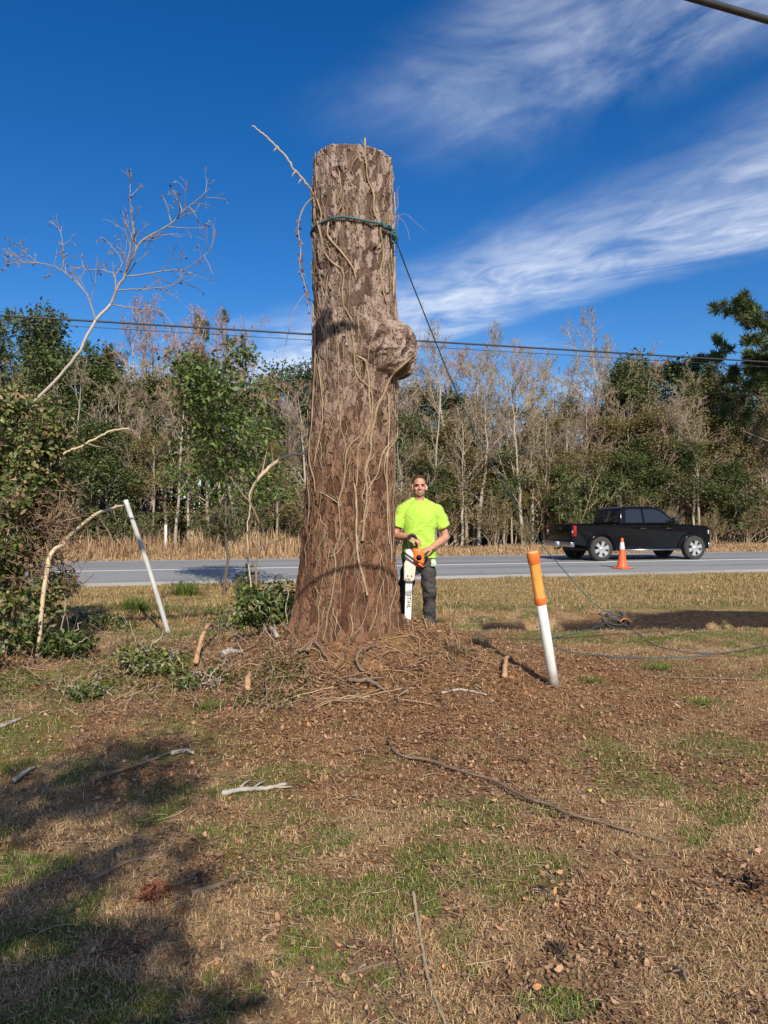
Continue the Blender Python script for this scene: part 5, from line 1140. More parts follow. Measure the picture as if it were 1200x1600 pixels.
# ------------------------------------------------------------------ the foreground carpet
def build_carpet():
    n = 420000; Y = 1.7 * np.exp(rng.random(n) * math.log(12.4 / 1.7)); x = rng.uniform(-.72, .72, n) * Y; z = gh(x, Y); s, g, w = masks(x, Y)
    keep = w < .5; x, Y, z, s, g = x[keep], Y[keep], z[keep], s[keep], g[keep]; n = len(x)
    u = rng.random(n); nz = fbm(x * 4, Y * 4, o=3, s=72)
    grn = u < g * .78 + .015; dry = (~grn) & (rng.random(n) < (.74 - .44 * s) * sstep(nz, .25, .6)); rest = ~(grn | dry)
    C = np.stack([x, Y, z - .004], -1); sc = np.clip(.75 + .05 * Y, .8, 1.35)
    q = np.nonzero(grn)[0]; mb = MB(); blades(mb, C[q], rvec(len(q)), rng.uniform(.014, .046, len(q)) * sc[q], rng.uniform(.0025, .0055, len(q)) * sc[q], rng.uniform(.2, .95, len(q)))
    o = obj('green_grass', build_mesh('green_grass', mb, attr_mat('winter_grass_blade', [(0, (.09, .125, .02)), (.5, (.20, .26, .05)), (.85, (.28, .31, .08)), (1, (.42, .37, .17))], .6, .25))); tag(o, 'short patchy green grass on the brown foreground', 'grass', kind='stuff')
    q = np.nonzero(dry)[0]; mb = MB(); blades(mb, C[q], rvec(len(q)), rng.uniform(.02, .075, len(q)) * sc[q], rng.uniform(.0022, .005, len(q)) * sc[q], rng.uniform(.65, 1.15, len(q)))
    o = obj('dry_grass', build_mesh('dry_grass', mb, attr_mat('straw_blade', [(0, (.30, .18, .085)), (.5, (.55, .36, .18)), (1, (.68, .50, .28))], .85, .2))); tag(o, 'dead straw coloured grass matted over the foreground', 'grass', kind='stuff')
    # leaf litter: curled bits of leaf and bark lying flat
    q = np.nonzero(rest)[0]; q = q[rng.random(len(q)) < .17 + .48 * s[q]]; k = len(q); mb = MB(); D = rvec(k) * [1, 1, .35]; big = rng.random(k) ** 8
    strips(mb, C[q] + np.array([0, 0, .009]) + np.stack([0 * big, 0 * big, .010 * rng.random(k)], -1), D, rvec(k) * .35 + [0, 0, 1], (rng.uniform(.007, .021, k) + big * .032) * sc[q], (rng.uniform(.0045, .011, k) + big * .019) * sc[q], rng.random(k), .5)
    o = obj('leaf_litter', build_mesh('leaf_litter', mb, attr_mat('dead_leaf_litter', [(0, (0.083, 0.043, 0.024)), (.4, (0.209, 0.109, 0.060)), (.75, (0.352, 0.199, 0.115)), (.95, (0.506, 0.314, 0.187)), (1, (0.572, 0.247, 0.102))], .85, .1), False)); tag(o, 'brown leaf litter and bark crumbs on the soil', 'leaf litter', kind='stuff')
    # pine straw and small twigs
    k = 10500; Y = 1.7 * np.exp(rng.random(k) * math.log(11 / 1.7)); x = rng.uniform(-.7, .7, k) * Y; s, g, w = masks(x, Y); ok = w < .5; x, Y = x[ok], Y[ok]; k = len(x)
    a = rng.random(k) * 6.28; l = rng.uniform(.02, .085, k) * (1 + (rng.random(k) < .05) * 1.8); t = np.linspace(-.5, .5, 4); b = rng.normal(0, .12, k)
    X = x[:, None] + np.cos(a)[:, None] * l[:, None] * t + -np.sin(a)[:, None] * (b * l)[:, None] * (4 * t * t); YY = Y[:, None] + np.sin(a)[:, None] * l[:, None] * t + np.cos(a)[:, None] * (b * l)[:, None] * (4 * t * t)
    Z = gh(X, YY) + .006 + .014 * rng.random((k, 1)); mb = MB(); tubes(mb, np.stack([X, YY, Z], -1), np.linspace(1, .6, 4)[None] * rng.uniform(.0009, .0024, (k, 1)) * np.clip(.7 + .08 * Y, .8, 1.5)[:, None], 4)
    o = obj('fallen_twigs', build_mesh('fallen_twigs', mb, attr_mat('twig_litter', [(0, (.09, .055, .033)), (.5, (.23, .15, .09)), (1, (.45, .35, .24))], .85))); tag(o, 'pine straw and small twigs strewn over the ground', 'twigs', kind='stuff')
    # crumbled soil clods and bark chips heaped round the foot of the stump
    k = 6500; a = rng.random(k) * 6.28; r_ = np.abs(rng.normal(0, 1, k)); x = -.25 + np.cos(a) * (.55 + r_ * .75); y = 7.5 + np.sin(a) * (.5 + r_ * .85) - .15; mb = MB(); C = np.stack([x, y, gh(x, y) + .01], -1); sz = .005 + .016 * rng.random(k) ** 2.5
    ico = np.array([[1, 0, 0], [-1, 0, 0], [0, 1, 0], [0, -1, 0], [0, 0, 1], [0, 0, -1.]]); fa = np.array([[0, 2, 4], [2, 1, 4], [1, 3, 4], [3, 0, 4], [2, 0, 5], [1, 2, 5], [3, 1, 5], [0, 3, 5]])
    V = C[:, None] + (ico[None] * rng.uniform(.5, 1.4, (k, 6, 1)) * sz[:, None, None] * rng.uniform(.4, 1.6, (k, 1, 3))) + rng.normal(0, .2, (k, 6, 3)) * sz[:, None, None]
    mb.add(V, (fa[None] + (np.arange(k) * 6)[:, None, None]).reshape(-1, 3), np.repeat(rng.random(k), 6))
    k = 5200; a = rng.random(k) * 6.28; r_ = np.abs(rng.normal(0, 1, k)); x = -.25 + np.cos(a) * (.55 + r_ * .9); y = 7.4 + np.sin(a) * (.5 + r_ * .95) - .2
    strips(mb, np.stack([x, y, gh(x, y) + .014 + .025 * rng.random(k)], -1), rvec(k) * [1, 1, .4], rvec(k) * .5 + [0, 0, 1], rng.uniform(.012, .05, k), rng.uniform(.007, .022, k), rng.random(k), .15)
    o = obj('bark_debris', build_mesh('bark_debris', mb, attr_mat('bark_chip', [(0, (.08, .041, .022)), (.5, (.21, .108, .056)), (.88, (.31, .175, .095)), (1, (.45, .28, .16))], .9), False)); tag(o, 'reddish bark chips and clods heaped round the stump base', 'debris', kind='stuff')
    # roots and runners crawling out of the soil at the foot of the stump
    mb = MB()
    for _ in range(230):
        a = rng.uniform(math.pi * .95, math.pi * 2.05); x0 = -.25 + math.cos(a) * rng.uniform(.5, 1.3); y0 = 7.55 + math.sin(a) * rng.uniform(.6, 1.7); l = rng.uniform(.2, .8); d = rng.random() * 6.28; K = 10
        dd = d + np.cumsum(rng.normal(0, .28, K)); X = x0 + np.cumsum(np.cos(dd)) * l / K; Yy = y0 + np.cumsum(np.sin(dd)) * l / K; Z = gh(X, Yy) + .012 + .05 * rng.random() * np.sin(np.linspace(0, np.pi, K))
        tubes(mb, np.stack([X, Yy, Z], -1), np.linspace(1, .4, K) * rng.uniform(.0022, .0075), 5)
    o = obj('loose_roots', build_mesh('loose_roots', mb, attr_mat('root', [(0, (0.125, 0.072, 0.043)), (1, (0.450, 0.306, 0.184))], .9))); tag(o, 'torn roots and runners lying about the foot of the stump', 'roots', kind='stuff')
build_carpet()

# ------------------------------------------------------------------ sticks and pieces one can point at
STK = {'tan': attr_mat('tan_stem', [(0, (.24, .17, .10)), (1, (.50, .39, .25))], .8, noise=.8, nscale=18), 'pale': attr_mat('bleached_stick', [(0, (.24, .20, .165)), (1, (.50, .45, .39))], .8, noise=.9, nscale=25), 'brown': attr_mat('brown_stick', [(0, (.11, .072, .048)), (1, (.27, .19, .13))], .85, noise=.9, nscale=25), 'wood': attr_mat('split_wood', [(0, (.30, .16, .075)), (1, (.55, .35, .20))], .8, noise=.9, nscale=20)}
def stick(pp, wpx, m, label, name='fallen_stick', cat='stick', lift=.0, forks=2, sides=7):
    q = spline(pp, max(12, 7 * len(pp))); g = ground_at(q[:, 0], q[:, 1]); n = len(g); r0 = wpx / F * g[:, 1].mean() * .5
    g[:, 2] = np.maximum(gh(g[:, 0], g[:, 1]), gh(g[:, 0], g[:, 1], False)) + r0 * .9 + .006 + lift * np.sin(np.linspace(0, np.pi, n))
    g[1:-1] = (g[:-2] + g[1:-1] + g[2:]) / 3; g += rng.normal(0, r0 * .12, g.shape)
    rad = r0 * np.linspace(1.1, .65, n) * (1 + .25 * (fbm(np.arange(n) * .5, np.full(n, wpx), o=2) - .5)); mb = MB(); tubes(mb, g, rad, sides, cap=True, rnd=.5)
    for _ in range(forks):
        k = rng.integers(n // 4, n - 2); d = nrm(g[min(k + 2, n - 1)] - g[k - 1]); s = np.cross(d, [0, 0, 1]) * rng.choice([-1, 1]); l = rng.uniform(2, 7) * r0
        tubes(mb, np.stack([g[k], g[k] + (d * .7 + s * .7) * l + [0, 0, r0 * .6], g[k] + (d * 1.3 + s) * l + [0, 0, r0]]), rad[k] * np.array([.6, .45, .3]), 5, cap=True, rnd=.5)
    return solo(name, mb, STK[m], label, cat)
stick([(347, 1244), (380, 1238), (415, 1236), (447, 1229)], 8, 'pale', 'thick bleached stick lying alone on brown turf below the stump', forks=3)
stick([(150, 1225), (190, 1210), (232, 1193), (272, 1179)], 6, 'brown', 'brown stick with a curled pale tip in the upper tree shadow')
stick([(268, 1183), (280, 1179), (292, 1178), (302, 1182)], 7, 'pale', 'short curled pale twig at the tip of a brown stick', forks=0)
stick([(22, 1228), (38, 1216), (54, 1204)], 7, 'pale', 'short grey stick at the left edge in the tree shadow', forks=0)
stick([(-5, 1140), (14, 1134), (32, 1126)], 6, 'pale', 'bleached stick cut by the left edge above the tree shadow', forks=0)
stick([(140, 1381), (170, 1366), (196, 1352), (222, 1345), (246, 1343), (262, 1333), (273, 1321)], 7, 'brown', 'bent dark stick curving up beside a rusty leaf clump', forks=1)
stick([(300, 1401), (335, 1390), (371, 1376)], 9, 'brown', 'straight thick brown stick right of the rusty leaf clump', forks=0)
stick([(606, 1158), (615, 1176), (632, 1187), (668, 1195), (702, 1206), (740, 1218), (772, 1228), (820, 1254), (855, 1265), (890, 1280), (925, 1288), (955, 1296), (1000, 1308), (1040, 1320)], 5, 'brown', 'long thin brown branch lying diagonally across the right foreground', 'fallen_branch', 'branch', .02, 7)
stick([(645, 1395), (652, 1440), (660, 1485), (668, 1530), (682, 1570), (700, 1612)], 6, 'tan', 'long pale stem lying towards us at the bottom of the picture', forks=3)
stick([(612, 1450), (618, 1480), (622, 1500), (632, 1540), (645, 1575)], 4, 'brown', 'thin brown stem lying left of the long pale stem')
stick([(530, 1531), (560, 1520), (608, 1506)], 5, 'brown', 'brown twig pointing right near the bottom centre', forks=1)
stick([(1060, 1520), (1066, 1530), (1072, 1545)], 8, 'brown', 'short dark curved twig in the lower right turf', forks=1)
stick([(690, 1085), (720, 1080), (760, 1088)], 4, 'pale', 'thin pale twig on the soil left of the marker post', forks=1)
stick([(1010, 1058), (1060, 1060), (1130, 1062), (1190, 1064)], 2.2, 'brown', 'thin dry stem lying right of the marker post', forks=1)
stick([(346, 1031), (360, 1026), (378, 1024)], 11, 'pale', 'stubby whitish log piece on the brush pile left of the stump', 'log_piece', 'log', .0, 0)
stick([(306, 1044), (318, 1025), (330, 1006), (343, 988)], 7, 'wood', 'orange brown split limb leaning on the brush pile', 'split_limb', 'limb', .22, 0)
stick([(410, 984), (420, 990), (433, 1001)], 9, 'pale', 'white pointed wood splinter at the left foot of the stump', 'wood_splinter', 'splinter', .03, 0)
stick([(386, 1085), (388, 1072), (391, 1058)], 10, 'wood', 'short tan wood chunk standing in the litter left of the stump', 'wood_chunk', 'wood chunk', .03, 0)
stick([(788, 1062), (790, 1048), (793, 1034)], 8, 'wood', 'pale wood chip sticking up left of the marker post', 'wood_chip', 'wood chip', .06, 0)
stick([(570, 1055), (556, 1040), (575, 1022), (590, 1010)], 4, 'brown', 'gnarled brown root at the foot of the stump', 'gnarled_root', 'root', .05, 3)
stick([(455, 1030), (480, 1022), (500, 1026), (515, 1040)], 4.5, 'brown', 'arched brown root at the left front of the stump', 'arched_root', 'root', .07, 2)
stick([(545, 1070), (575, 1074), (600, 1083)], 7, 'brown', 'thick slab of reddish bark lying before the stump', 'bark_slab', 'bark', .03, 1)
def clump_of(px, py, n, rad, h, size, stops, name, label, cat, ar=1.0):
    g = ground_at(px, py); mb = MB(); C = g + rng.normal(0, 1, (n, 3)) * [rad, rad * .8, 0]; C[:, 2] = gh(C[:, 0], C[:, 1]) + rng.random(n) * h * np.exp(-((C[:, 0] - g[0]) ** 2 + (C[:, 1] - g[1]) ** 2) / (rad * 1.6) ** 2)
    leaves(mb, C, rvec(n), rvec(n) + [0, 0, .6], rng.uniform(.6, 1.4, n) * size, rng.uniform(.4, .8, n) * size * ar, rng.random(n), .3); return solo(name, mb, attr_mat(name + '_m', stops, .8, .15), label, cat, smooth=False)
clump_of(240, 1403, 190, .036, .06, .035, [(0, (.09, .03, .018)), (1, (.28, .11, .06))], 'leaf_clump', 'rust red clump of dead leaves in the left foreground', 'leaf clump')
clump_of(872, 1490, 60, .018, .03, .03, [(0, (.03, .022, .017)), (1, (.10, .07, .05))], 'dark_clod', 'dark clod of earth in the grass at lower right', 'clod')
clump_of(845, 1392, 50, .014, .03, .026, [(0, (.04, .03, .025)), (1, (.16, .12, .10))], 'dark_clod', 'small grey clod between green tufts right of centre', 'clod')
clump_of(1170, 1385, 90, .035, .04, .035, [(0, (.035, .022, .015)), (1, (.14, .085, .05))], 'dark_clod', 'dark brown clod near the right edge of the turf', 'clod')
for (px, py, c, lab) in ((921, 1243, (.50, .47, .10), 'bright yellow green leaf fallen right of the long branch'), (772, 1258, (.55, .36, .10), 'yellow brown leaf fallen just below the long branch'), (774, 1198, (.55, .22, .09), 'orange leaf fallen above the long branch'), (872, 1525, (.58, .33, .18), 'pale orange leaf fallen in the lower right grass'), (1183, 1338, (.60, .35, .25), 'pinkish dry leaf fallen at the right edge'), (838, 1555, (.55, .25, .10), 'orange brown leaf fallen near the bottom right'), (873, 1372, (.58, .30, .15), 'small orange leaf fallen beside the grey clod')):
    g = ground_at(px, py); mb = MB(); strips(mb, g[None] + [0, 0, .028], np.array([[1, .5, .15]]), np.array([[-.2, -.5, 1]]), .038, .024, np.array([.5]), .5); k = .5 + 0
    solo('fallen_leaf', mb, simple('leaf_' + lab.split()[0] + str(px), c, tuple(v * .75 for v in c), 60, .7), lab, 'leaf')

# ------------------------------------------------------------------ left side: vine-covered bush, brush, saplings, ivy
def leaf_mass(root, blobs, n, size, mat, name='foliage', droop=.3):
    """leaves on the skin and inside of a group of uneven blobs."""
    blobs = np.asarray(blobs, float); wt = (blobs[:, 3] * blobs[:, 4] * blobs[:, 5]) ** .67; i = rng.choice(len(blobs), n, p=wt / wt.sum()); d = rvec(n); rr = (.45 + .6 * rng.random((n, 1)) ** .6) * (.75 + .5 * vn(d[:, 0] * 3 + i, d[:, 1] * 3, d[:, 2] * 3, 7))[:, None]
    C = blobs[i, :3] + d * rr * blobs[i, 3:6]; ok = C[:, 2] > gh(C[:, 0], C[:, 1]) - .02
    gap = fbm(C[:, 0] * 4.5, C[:, 1] * 4.5, C[:, 2] * 4.5, o=2, s=77) > .42; ok &= gap
    C, d = C[ok], d[ok]; n = len(C); br = fbm(C[:, 0] * 3, C[:, 1] * 3, C[:, 2] * 3, o=2, s=79)
    mb = MB(); leaves(mb, C, d * .5 + rvec(n) * .8 + [0, 0, -droop], d + rvec(n) * .6 + [0, 0, .5], rng.uniform(.6, 1.35, n) * size, rng.uniform(.5, .85, n) * size, np.clip(br + rng.normal(0, .2, n), 0, 1), .15)
    return part(name, mb, mat, root, world=True)
def stems_in(root, pts, mat, name='stems', sides=6):
    mb = MB()
    for pl, r in pts: p = spline(pl, 16); p = p + rng.normal(0, .012, p.shape); tubes(mb, p, np.linspace(r, r * .5, 16), sides)
    return part(name, mb, mat, root, world=True)
def build_left():
    # big vine-covered bush running out of the left edge
    base = np.array([-4.7, 8.5, 0.]); root = thing('vine_covered_bush', 'large dark bush smothered in leafy vines at the left edge', 'bush', tuple(base))
    def bl(px, py, Y, rx, rz, ry=.6): q = P(px, py, Y); return (q[0], q[1], q[2], rx, ry, rz)
    B = [bl(20, 665, 8.4, .50, .40), bl(-60, 680, 8.6, .7, .6), bl(62, 700, 8.3, .30, .32), bl(10, 760, 8.2, .55, .42), bl(75, 760, 8.5, .26, .22), bl(-90, 800, 8.4, .8, .8), bl(25, 850, 8.3, .34, .35), bl(-30, 900, 8.1, .5, .5), bl(30, 960, 7.9, .42, .22), bl(88, 690, 8.7, .16, .18), bl(-150, 640, 9, .8, .9), bl(40, 625, 8.6, .25, .16), bl(75, 915, 8.2, .22, .16), bl(0, 1000, 7.6, .35, .16)]
    leaf_mass(root, B, 21000, .064, LEAFM['ivy']); leaf_mass(root, [b_[:3] + tuple(v * 1.12 for v in b_[3:]) for b_ in B], 7000, .06, LEAFM['tan'], 'withered_leaves')
    st = []
    for _ in range(48):
        x0 = rng.uniform(-90, 95); Y = rng.uniform(8.2, 8.9); a = P(x0 + rng.normal(0, 20), rng.uniform(960, 1010), Y); a[2] = gh(a[0], a[1]); b_ = P(x0 + rng.normal(0, 40), rng.uniform(640, 900), Y + rng.normal(0, .2)); st.append(([a, (a + b_) / 2 + rng.normal(0, .12, 3), b_, b_ + rng.normal(0, .2, 3) + [0, 0, -.15]], rng.uniform(.004, .011)))
    stems_in(root, st, TWIG)
    # brown tangle in the bush's middle
    mb = MB()
    for _ in range(420):
        c = P(rng.uniform(-40, 110), rng.uniform(770, 930), rng.uniform(7.9, 8.5)); q = c + np.cumsum(rng.normal(0, .07, (6, 3)), 0); q[:, 2] = np.maximum(q[:, 2], gh(q[:, 0], q[:, 1]) + .01); tubes(mb, q, np.linspace(.006, .003, 6), 4)
    o = part('dead_tangle', mb, attr_mat('dead_tangle', [(0, (.12, .07, .045)), (1, (.33, .22, .14))], .9), root, world=True); o['kind'] = 'stuff'
    # bare sapling leaning out of the bush
    Y = 8.4; sap = [([(48, 640), (56, 626), (96, 584), (125, 547), (146, 505), (173, 474)], 8.5, 6.0), ([(173, 474), (183, 451), (194, 430), (205, 405), (215, 384), (233, 367), (267, 349), (287, 328), (308, 312), (326, 294)], 6, 2.0), ([(213, 388), (209, 366), (203, 318), (204, 267)], 4.5, 1.6), ([(267, 349), (261, 322), (252, 303)], 2.6, 1.2), ([(284, 331), (278, 312), (268, 294)], 2.2, 1), ([(194, 432), (237, 426), (262, 422), (288, 420), (315, 402), (329, 387), (336, 357)], 3.2, 1.2), ([(183, 452), (210, 452), (240, 450), (271, 444), (290, 430)], 3.2, 1.2), ([(176, 475), (212, 482), (250, 486), (270, 508)], 3, 1.4), ([(180, 455), (178, 430), (160, 422), (133, 420), (128, 404)], 3.6, 1.4), ([(177, 432), (190, 410), (176, 386), (160, 370)], 2.6, 1.0), ([(150, 500), (142, 480), (135, 459), (115, 437), (96, 422), (75, 413), (45, 409), (33, 407), (10, 385)], 3.6, 1.6), ([(97, 422), (99, 400), (94, 362), (80, 345)], 2.6, 1.2), ([(60, 411), (40, 395), (30, 378)], 2, 1), ([(33, 407), (12, 412), (6, 400)], 2, 1)]
    b0 = P(48, 640, Y); g = np.array([b0[0] - .35, Y + .1, 0.]); g[2] = gh(g[0], g[1]); root = thing('bare_sapling', 'pale leafless sapling leaning out of the vine covered bush', 'sapling', tuple(g))
    mb = MB(); tw = []; first = True
    for pl, w0, w1 in sap:
        q = np.array([P(x, y, Y + .1 * math.sin(x * .03)) for x, y in pl]); q = np.concatenate([[g, (g + q[0]) / 2 + [-.1, 0, 0]], q]) if first else q; first = False
        p = spline(q, 26); p += rng.normal(0, .004, p.shape); tubes(mb, p, np.linspace(w0, w1, 26) / F * Y * .36, 7, rnd=.85 if w0 > 8 else .12); tw.append((p[None], (np.linspace(w0, w1, 26) / F * Y * .5)[None]))
    part('trunk', mb, attr_mat('pale_sapling_bark', [(0, (.22, .18, .15)), (1, (.52, .46, .39))], .8, noise=.8, nscale=14), root, world=True)
    mb = MB(); lf = []
    for k, s in enumerate(tw[1:]):
        n = max(4, int(np.linalg.norm(s[0][0][-1] - s[0][0][0]) * 10)); c = spawn(*s, n, .15, 1, (.75, .3), (.14, .34), 5, .05, .16, .6); c = (c[0], np.clip(c[1], .0035, .006)); tubes(mb, *c, 4); d = spawn(*c, 3, .3, 1, (.6, .3), (.35, .7), 4, .03, .2, .7); tubes(mb, d[0], np.full(d[1].shape, .0030), 3); lf.append(d[0])
    D = np.concatenate(lf); n = 260; C, dd = pts_along(D, n, t0=.6); leaves(mb, C, dd + [0, 0, -.8], rvec(n), rng.uniform(.02, .05, n), rng.uniform(.01, .03, n), rng.random(n), mi=1)
    part('crown', mb, [attr_mat('sapling_twig', [(0, (.14, .115, .115)), (1, (.31, .265, .26))], .9), LEAFM['tan']], root, world=True)
    # arching bare stem from the bush to the pole, another shoot, and the bent pale sapling by the stump
    def shoot(pl, w0, w1, Y, name, label, cat, mat='pale', base=True, extra=0):
        q = np.array([P(x, y, yy) for (x, y), yy in zip(pl, np.broadcast_to(Y, len(pl)))]); Y = float(np.mean(Y))
        if base: q[0][2] = gh(q[0][0], q[0][1]) - .02
        n = 30; p = spline(q, n) + rng.normal(0, .005, (n, 3)); mb = MB(); tubes(mb, p, (np.interp(np.arange(n), [0, n * .5, n * .58, n - 1], [2, 2.4, w0, w1]) if name == 'bent_sapling' else np.linspace(w0, w1, n)) / F * Y * .5, 8, cap=True, rnd=.8)
        if extra:
            c = spawn(p[None], (np.linspace(w0, w1, n) / F * Y * .5)[None], extra, .3, 1, (.7, .3), (.15, .35), 5, .05, .15, .5); tubes(mb, *c, 4, rnd=np.full(len(c[0]), .6))
        return solo(name, mb, STK[mat], label, cat)
    tanm = STK['tan'] = attr_mat('tan_stem', [(0, (.30, .21, .12)), (1, (.58, .46, .30))], .8, noise=.8, nscale=18)
    shoot([(58, 930), (75, 880), (98, 850), (125, 822), (158, 800), (194, 790)], 6.5, 5, np.array([7.8, 7.9, 8.1, 8.6, 9.2, 9.8]), 'arching_stem', 'tan bare stem arching from the bush to the leaning pole', 'stem', 'tan')
    shoot([(88, 760), (98, 712), (125, 698), (150, 685), (172, 674), (202, 669)], 5, 2.5, 8.6, 'bare_shoot', 'thin pale shoot reaching right from the middle of the bush', 'shoot', 'tan', False, 3)
    shoot([(398, 950), (388, 870), (386, 822), (391, 795), (391, 768), (402, 750), (418, 733), (432, 722), (446, 713), (480, 707)], 6.5, 4, 11.0, 'bent_sapling', 'bent pale sapling with a broken top left of the stump', 'sapling', 'tan', True, 4)
    shoot([(402, 930), (400, 885), (410, 845), (398, 800), (372, 762), (360, 745)], 4, 1.5, 10.4, 'bare_shoot', 'dark thin shoot crossing the bent sapling', 'shoot', 'brown', True, 6)
    # leafy young tree across the ditch, its crown before the bare wood
    Yt = 15.5; X = at_px(352, Yt); r = np.random.default_rng(77); root = thing('young_leafy_tree', 'young broad leaved green tree standing before the wood left of the stump', 'tree', (X, Yt, float(gh(X, Yt, False))))
    a = trunk_path(4.5, r, .02, 10, .05, .035, .2); b = spawn(*a, 24, .33, 1, (.9, .3), (.20, .40), 6, .02, .14, .5, r); c = spawn(*b, 5, .3, 1, (.7, .3), (.3, .6), 5, .0, .2, .5, r); trunk_part(root, [a, b, c], BARK['dark'])
    n = 4600; C, D = pts_along(np.concatenate([c[0], b[0][:, -5:]]), n, r); C = C + r.normal(0, .19, C.shape); mb = MB(); sel = C[:, 2] > 1.9; C, D = C[sel], D[sel]; n = len(C)
    leaves(mb, C, D + rvec(n, r) + [0, 0, -.4], rvec(n, r) + [0, 0, .6], r.uniform(.08, .17, n), r.uniform(.045, .085, n), np.clip(.45 + .25 * r.normal(size=n), 0, 1)); part('crown', mb, attr_mat('young_tree_leaf', [(0, (.03, .05, .012)), (.5, (.095, .14, .03)), (1, (.20, .25, .06))], .4, .25), root)
    # ivy shrub hugging the stump, small weeds, creeping ivy patches in the brush
    def ivy(px, py, Y, n, rx, rz, size, label, mat='ivy', name='ivy_clump', cat='ivy', ry=.25):
        g = ground_at(px, py); q = np.array([g[0], g[1], g[2]]); root = thing(name, label, cat, tuple(q)); m = 7
        B = [(g[0] + rng.normal(0, rx * .5), g[1] + rng.normal(0, ry * .4), g[2] + rz * (.25 + .8 * rng.random()), rx * rng.uniform(.35, .7), ry * rng.uniform(.5, .9), rz * rng.uniform(.3, .5)) for _ in range(m)]
        leaf_mass(root, B, n, size, LEAFM[mat]); stems_in(root, [([g + [rng.normal(0, rx * .3), 0, -.02], np.array(bb[:3]) + rng.normal(0, .04, 3), np.array(bb[:3]) + rng.normal(0, rx * .4, 3)], .006) for bb in B for _ in range(3)], BARK['grey'])
        return root
    ivy(420, 992, 0, 1700, .30, .42, .062, 'leafy ivy clump climbing against the left side of the stump')
    ivy(384, 975, 0, 800, .22, .70, .055, 'taller thin ivy clump round the bent sapling')
    ivy(450, 985, 0, 500, .12, .30, .05, 'small dark ivy clump at the stump edge')
    ivy(235, 1048, 0, 1300, .42, .20, .055, 'low ivy clump spreading in front of the leaning pole'); ivy(105, 1025, 0, 1100, .40, .20, .06, 'yellow green ivy clump below the vine covered bush')
    ivy(30, 1010, 0, 1200, .38, .26, .055, 'dark ivy clump at the foot of the bush on the left edge'); ivy(300, 1075, 0, 400, .3, .10, .05, 'flat ivy clump beside the brush pile')
    ivy(160, 985, 0, 900, .5, .18, .055, 'ivy clump in the ditch left of the leaning pole'); ivy(355, 985, 0, 500, .3, .2, .05, 'thin ivy clump behind the orange split limb')
    ivy(150, 1085, 0, 500, .35, .10, .045, 'sparse ivy clump low in the left litter')
    def tuft(px, py, n, h, rad, label, stops, name='grass_tuft', wd=.008):
        g = ground_at(px, py); C = g + rng.normal(0, rad, (n, 3)) * [1, .8, 0]; C[:, 2] = gh(C[:, 0], C[:, 1]) - .01; mb = MB(); blades(mb, C, C - g + rng.normal(0, .05, C.shape), rng.uniform(.5, 1.1, n) * h, wd * rng.uniform(.6, 1.3, n), rng.uniform(.15, .8, n)); return solo(name, mb, attr_mat(name + str(px), stops, .6, .3), label, 'grass tuft')
    gs = [(0, (.05, .09, .012)), (.5, (.11, .18, .025)), (1, (.22, .28, .06))]; ts = [(0, (.16, .10, .055)), (1, (.46, .34, .20))]
    tuft(212, 955, 420, .42, .11, 'bright green fern like tuft left of the leaning pole', gs); tuft(290, 930, 520, .45, .15, 'bright green feathery tuft right of the leaning pole', gs)
    tuft(1030, 1046, 260, .10, .09, 'low green tuft in the mud right of the marker post', gs, wd=.006); tuft(925, 1066, 160, .09, .07, 'small green tuft right of the marker post base', gs, wd=.006)
    tuft(755, 1012, 160, .22, .05, 'dark grassy tuft on the mound right of the man', [(0, (.05, .04, .03)), (1, (.18, .15, .10))]); tuft(715, 1020, 120, .26, .05, 'straw coloured tuft standing right of the man', ts); tuft(700, 985, 120, .18, .05, 'small straw tuft behind the mound right of the man', ts)
    tuft(1100, 1100, 260, .09, .10, 'green tuft near the right edge below the rope', gs, wd=.006); tuft(330, 1106, 260, .10, .07, 'small green tuft in the litter left of the stump', gs, wd=.006); tuft(440, 1062, 160, .12, .06, 'small green tuft at the front left of the stump', gs, wd=.006)
    # dead stems standing in the left litter: brush nobody could count
    mb = MB(); k = 1500
    for _ in range(k):
        px, py = rng.uniform(-20, 470), rng.uniform(955, 1120); g = ground_at(px, py); l = rng.uniform(.08, .42) * (1 - .5 * (py > 1050)); d = nrm(rng.normal(0, 1, 3) + [0, 0, .7 if rng.random() < .5 else .1]); d[2] = abs(d[2]); q = g + d * l * np.linspace(0, 1, 5)[:, None] + np.cumsum(rng.normal(0, .012, (5, 3)), 0); tubes(mb, q, np.linspace(1, .5, 5) * rng.uniform(.002, .0055), 4)
    o = obj('dead_brush', build_mesh('dead_brush', mb, attr_mat('dead_brush_m', [(0, (.10, .06, .036)), (.6, (.25, .165, .10)), (1, (.45, .34, .23))], .9))); tag(o, 'dry broken stems and brush tangled left of the stump', 'brush', kind='stuff')
    n = 9000; px = rng.uniform(-30, 480, n); py = rng.uniform(950, 1110, n); g = ground_at(px, py); k2 = fbm(g[:, 0] * 2.2, g[:, 1] * 2.2, o=3, s=88) > .5; g = g[k2]; n = len(g); mb = MB(); leaves(mb, g + np.stack([0 * g[:, 0], 0 * g[:, 0], .10 * rng.random(n) ** 2], -1), rvec(n) * [1, 1, .4], rvec(n) * .5 + [0, 0, 1], rng.uniform(.02, .05, n), rng.uniform(.014, .035, n))
    o = obj('creeping_ivy', build_mesh('creeping_ivy', mb, LEAFM['ivy'])); tag(o, 'ground ivy creeping through the litter left of the stump', 'ground cover', kind='stuff')
build_left()

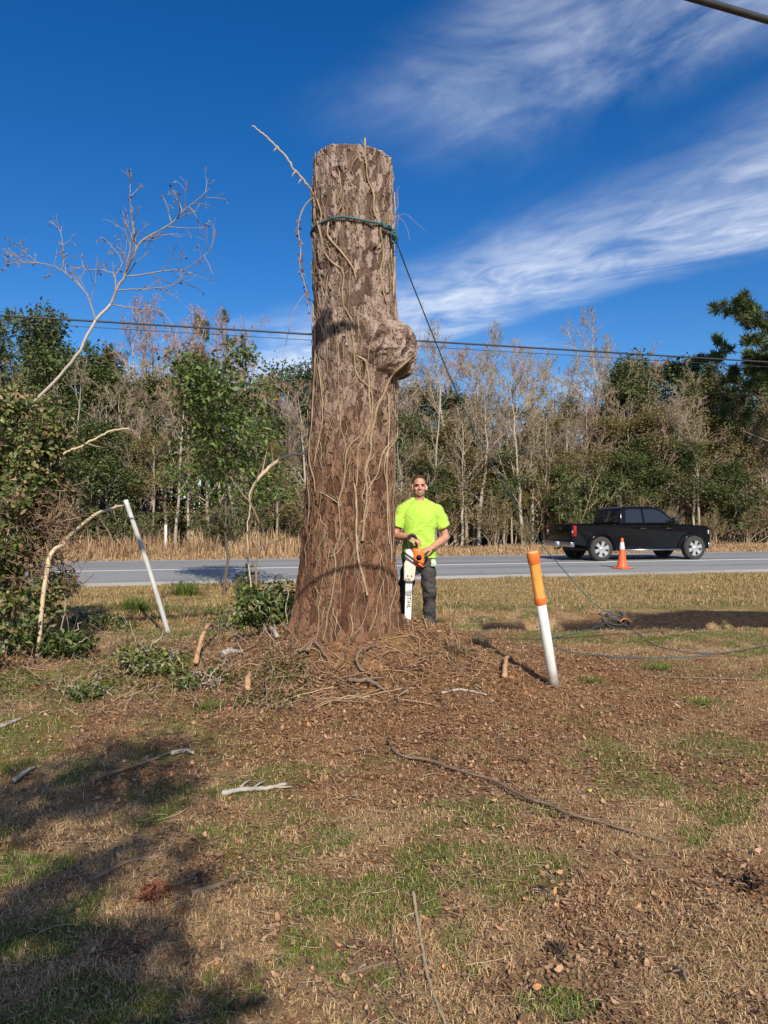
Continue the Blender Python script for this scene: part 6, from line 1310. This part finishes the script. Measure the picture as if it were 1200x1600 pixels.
# ------------------------------------------------------------------ the tree behind the viewer whose shade falls on the grass and stump
def build_shade_tree():
    base = np.array([-8.0, -6.0, 0.]); root = thing('shade_tree', 'tree behind the viewer casting the branch shadows on the left grass', 'tree', tuple(base))
    mb = MB(); lf = MB(); tp = spline([base, base + [-.1, .3, 3], base + [-.3, .4, 6.5], base + [-.4, .8, 10]], 20); tubes(mb, tp, np.linspace(.26, .12, 20), 12)
    S = SD / SD[2]
    def branch(pts, r0, r1, a0):
        p = spline([a0] + list(pts), 40); tubes(mb, p, np.linspace(r0, r1, 40), 8); return p
    def up(px, py, h): g = ground_at(px, py); return g + S * (h - g[2])
    # foreground shade: limbs with leaf clumps, heights 5 to 6.5 m
    for pl, h, a0, r0 in (([(-60, 1290), (60, 1235), (170, 1195), (290, 1165)], 5.6, tp[9], .06), ([(-120, 1560), (0, 1440), (90, 1370), (190, 1325), (265, 1310)], 5.0, tp[8], .07), ([(-160, 1640), (20, 1560), (180, 1500), (280, 1460)], 4.6, tp[7], .06), ([(30, 1660), (220, 1600), (400, 1560)], 4.4, tp[7], .05)):
        branch([up(x, y, h) for x, y in pl], r0, .015, a0)
    def clump(px, py, rx, rz, h, n):
        c = up(px, py, h); C = c + rng.normal(0, 1, (n, 3)) * [rx, rx * .9, rz]; n = int(n * .62); C = C[:n]; leaves(lf, C, rvec(n), rvec(n), rng.uniform(.06, .13, n), rng.uniform(.03, .06, n))
    for a in ((215, 1180, .26, .10, 5.6, 620), (120, 1215, .24, .10, 5.6, 560), (235, 1240, .18, .10, 5.6, 420), (160, 1255, .2, .08, 5.6, 300), (20, 1245, .18, .1, 5.6, 300), (-60, 1270, .22, .1, 5.6, 300), (15, 1310, .12, .08, 5.3, 130), (110, 1375, .10, .06, 5.0, 230), (40, 1420, .11, .06, 5.0, 260), (-30, 1470, .14, .08, 5, 300), (180, 1345, .10, .06, 5, 130), (0, 1560, .12, .1, 4.7, 260), (95, 1535, .10, .1, 4.6, 150), (180, 1500, .11, .08, 4.6, 190), (-60, 1600, .16, .1, 4.6, 260), (270, 1450, .10, .08, 4.6, 110), (120, 1590, .12, .08, 4.5, 120), (290, 1590, .12, .08, 4.4, 110), (210, 1620, .14, .1, 4.4, 160), (280, 1330, .08, .05, 5, 60), (310, 1370, .08, .05, 5, 60)):
        clump(*a)
    # the stub whose thick shadow slants across the stump below the burl's level
    A, B = surf(486, 568), surf(552, 512); t = 5.0; a, b_ = A + SD * t, B + SD * t; d = nrm(b_ - a); e = [b_, a, a - d * .9, (a + tp[16]) / 2 + [-.3, 0, .9]]; p = spline(e, 30); tubes(mb, p, np.interp(np.arange(30), [0, 3, 10, 29], [.030, .052, .06, .085]), 10, cap=True); q = spline([e[-1], tp[16]], 8); tubes(mb, q, np.linspace(.085, .10, 8), 10)
    part('trunk', mb, BARK['dark'], root, world=True); part('crown', lf, LEAFM['oak'], root, world=True)
build_shade_tree()
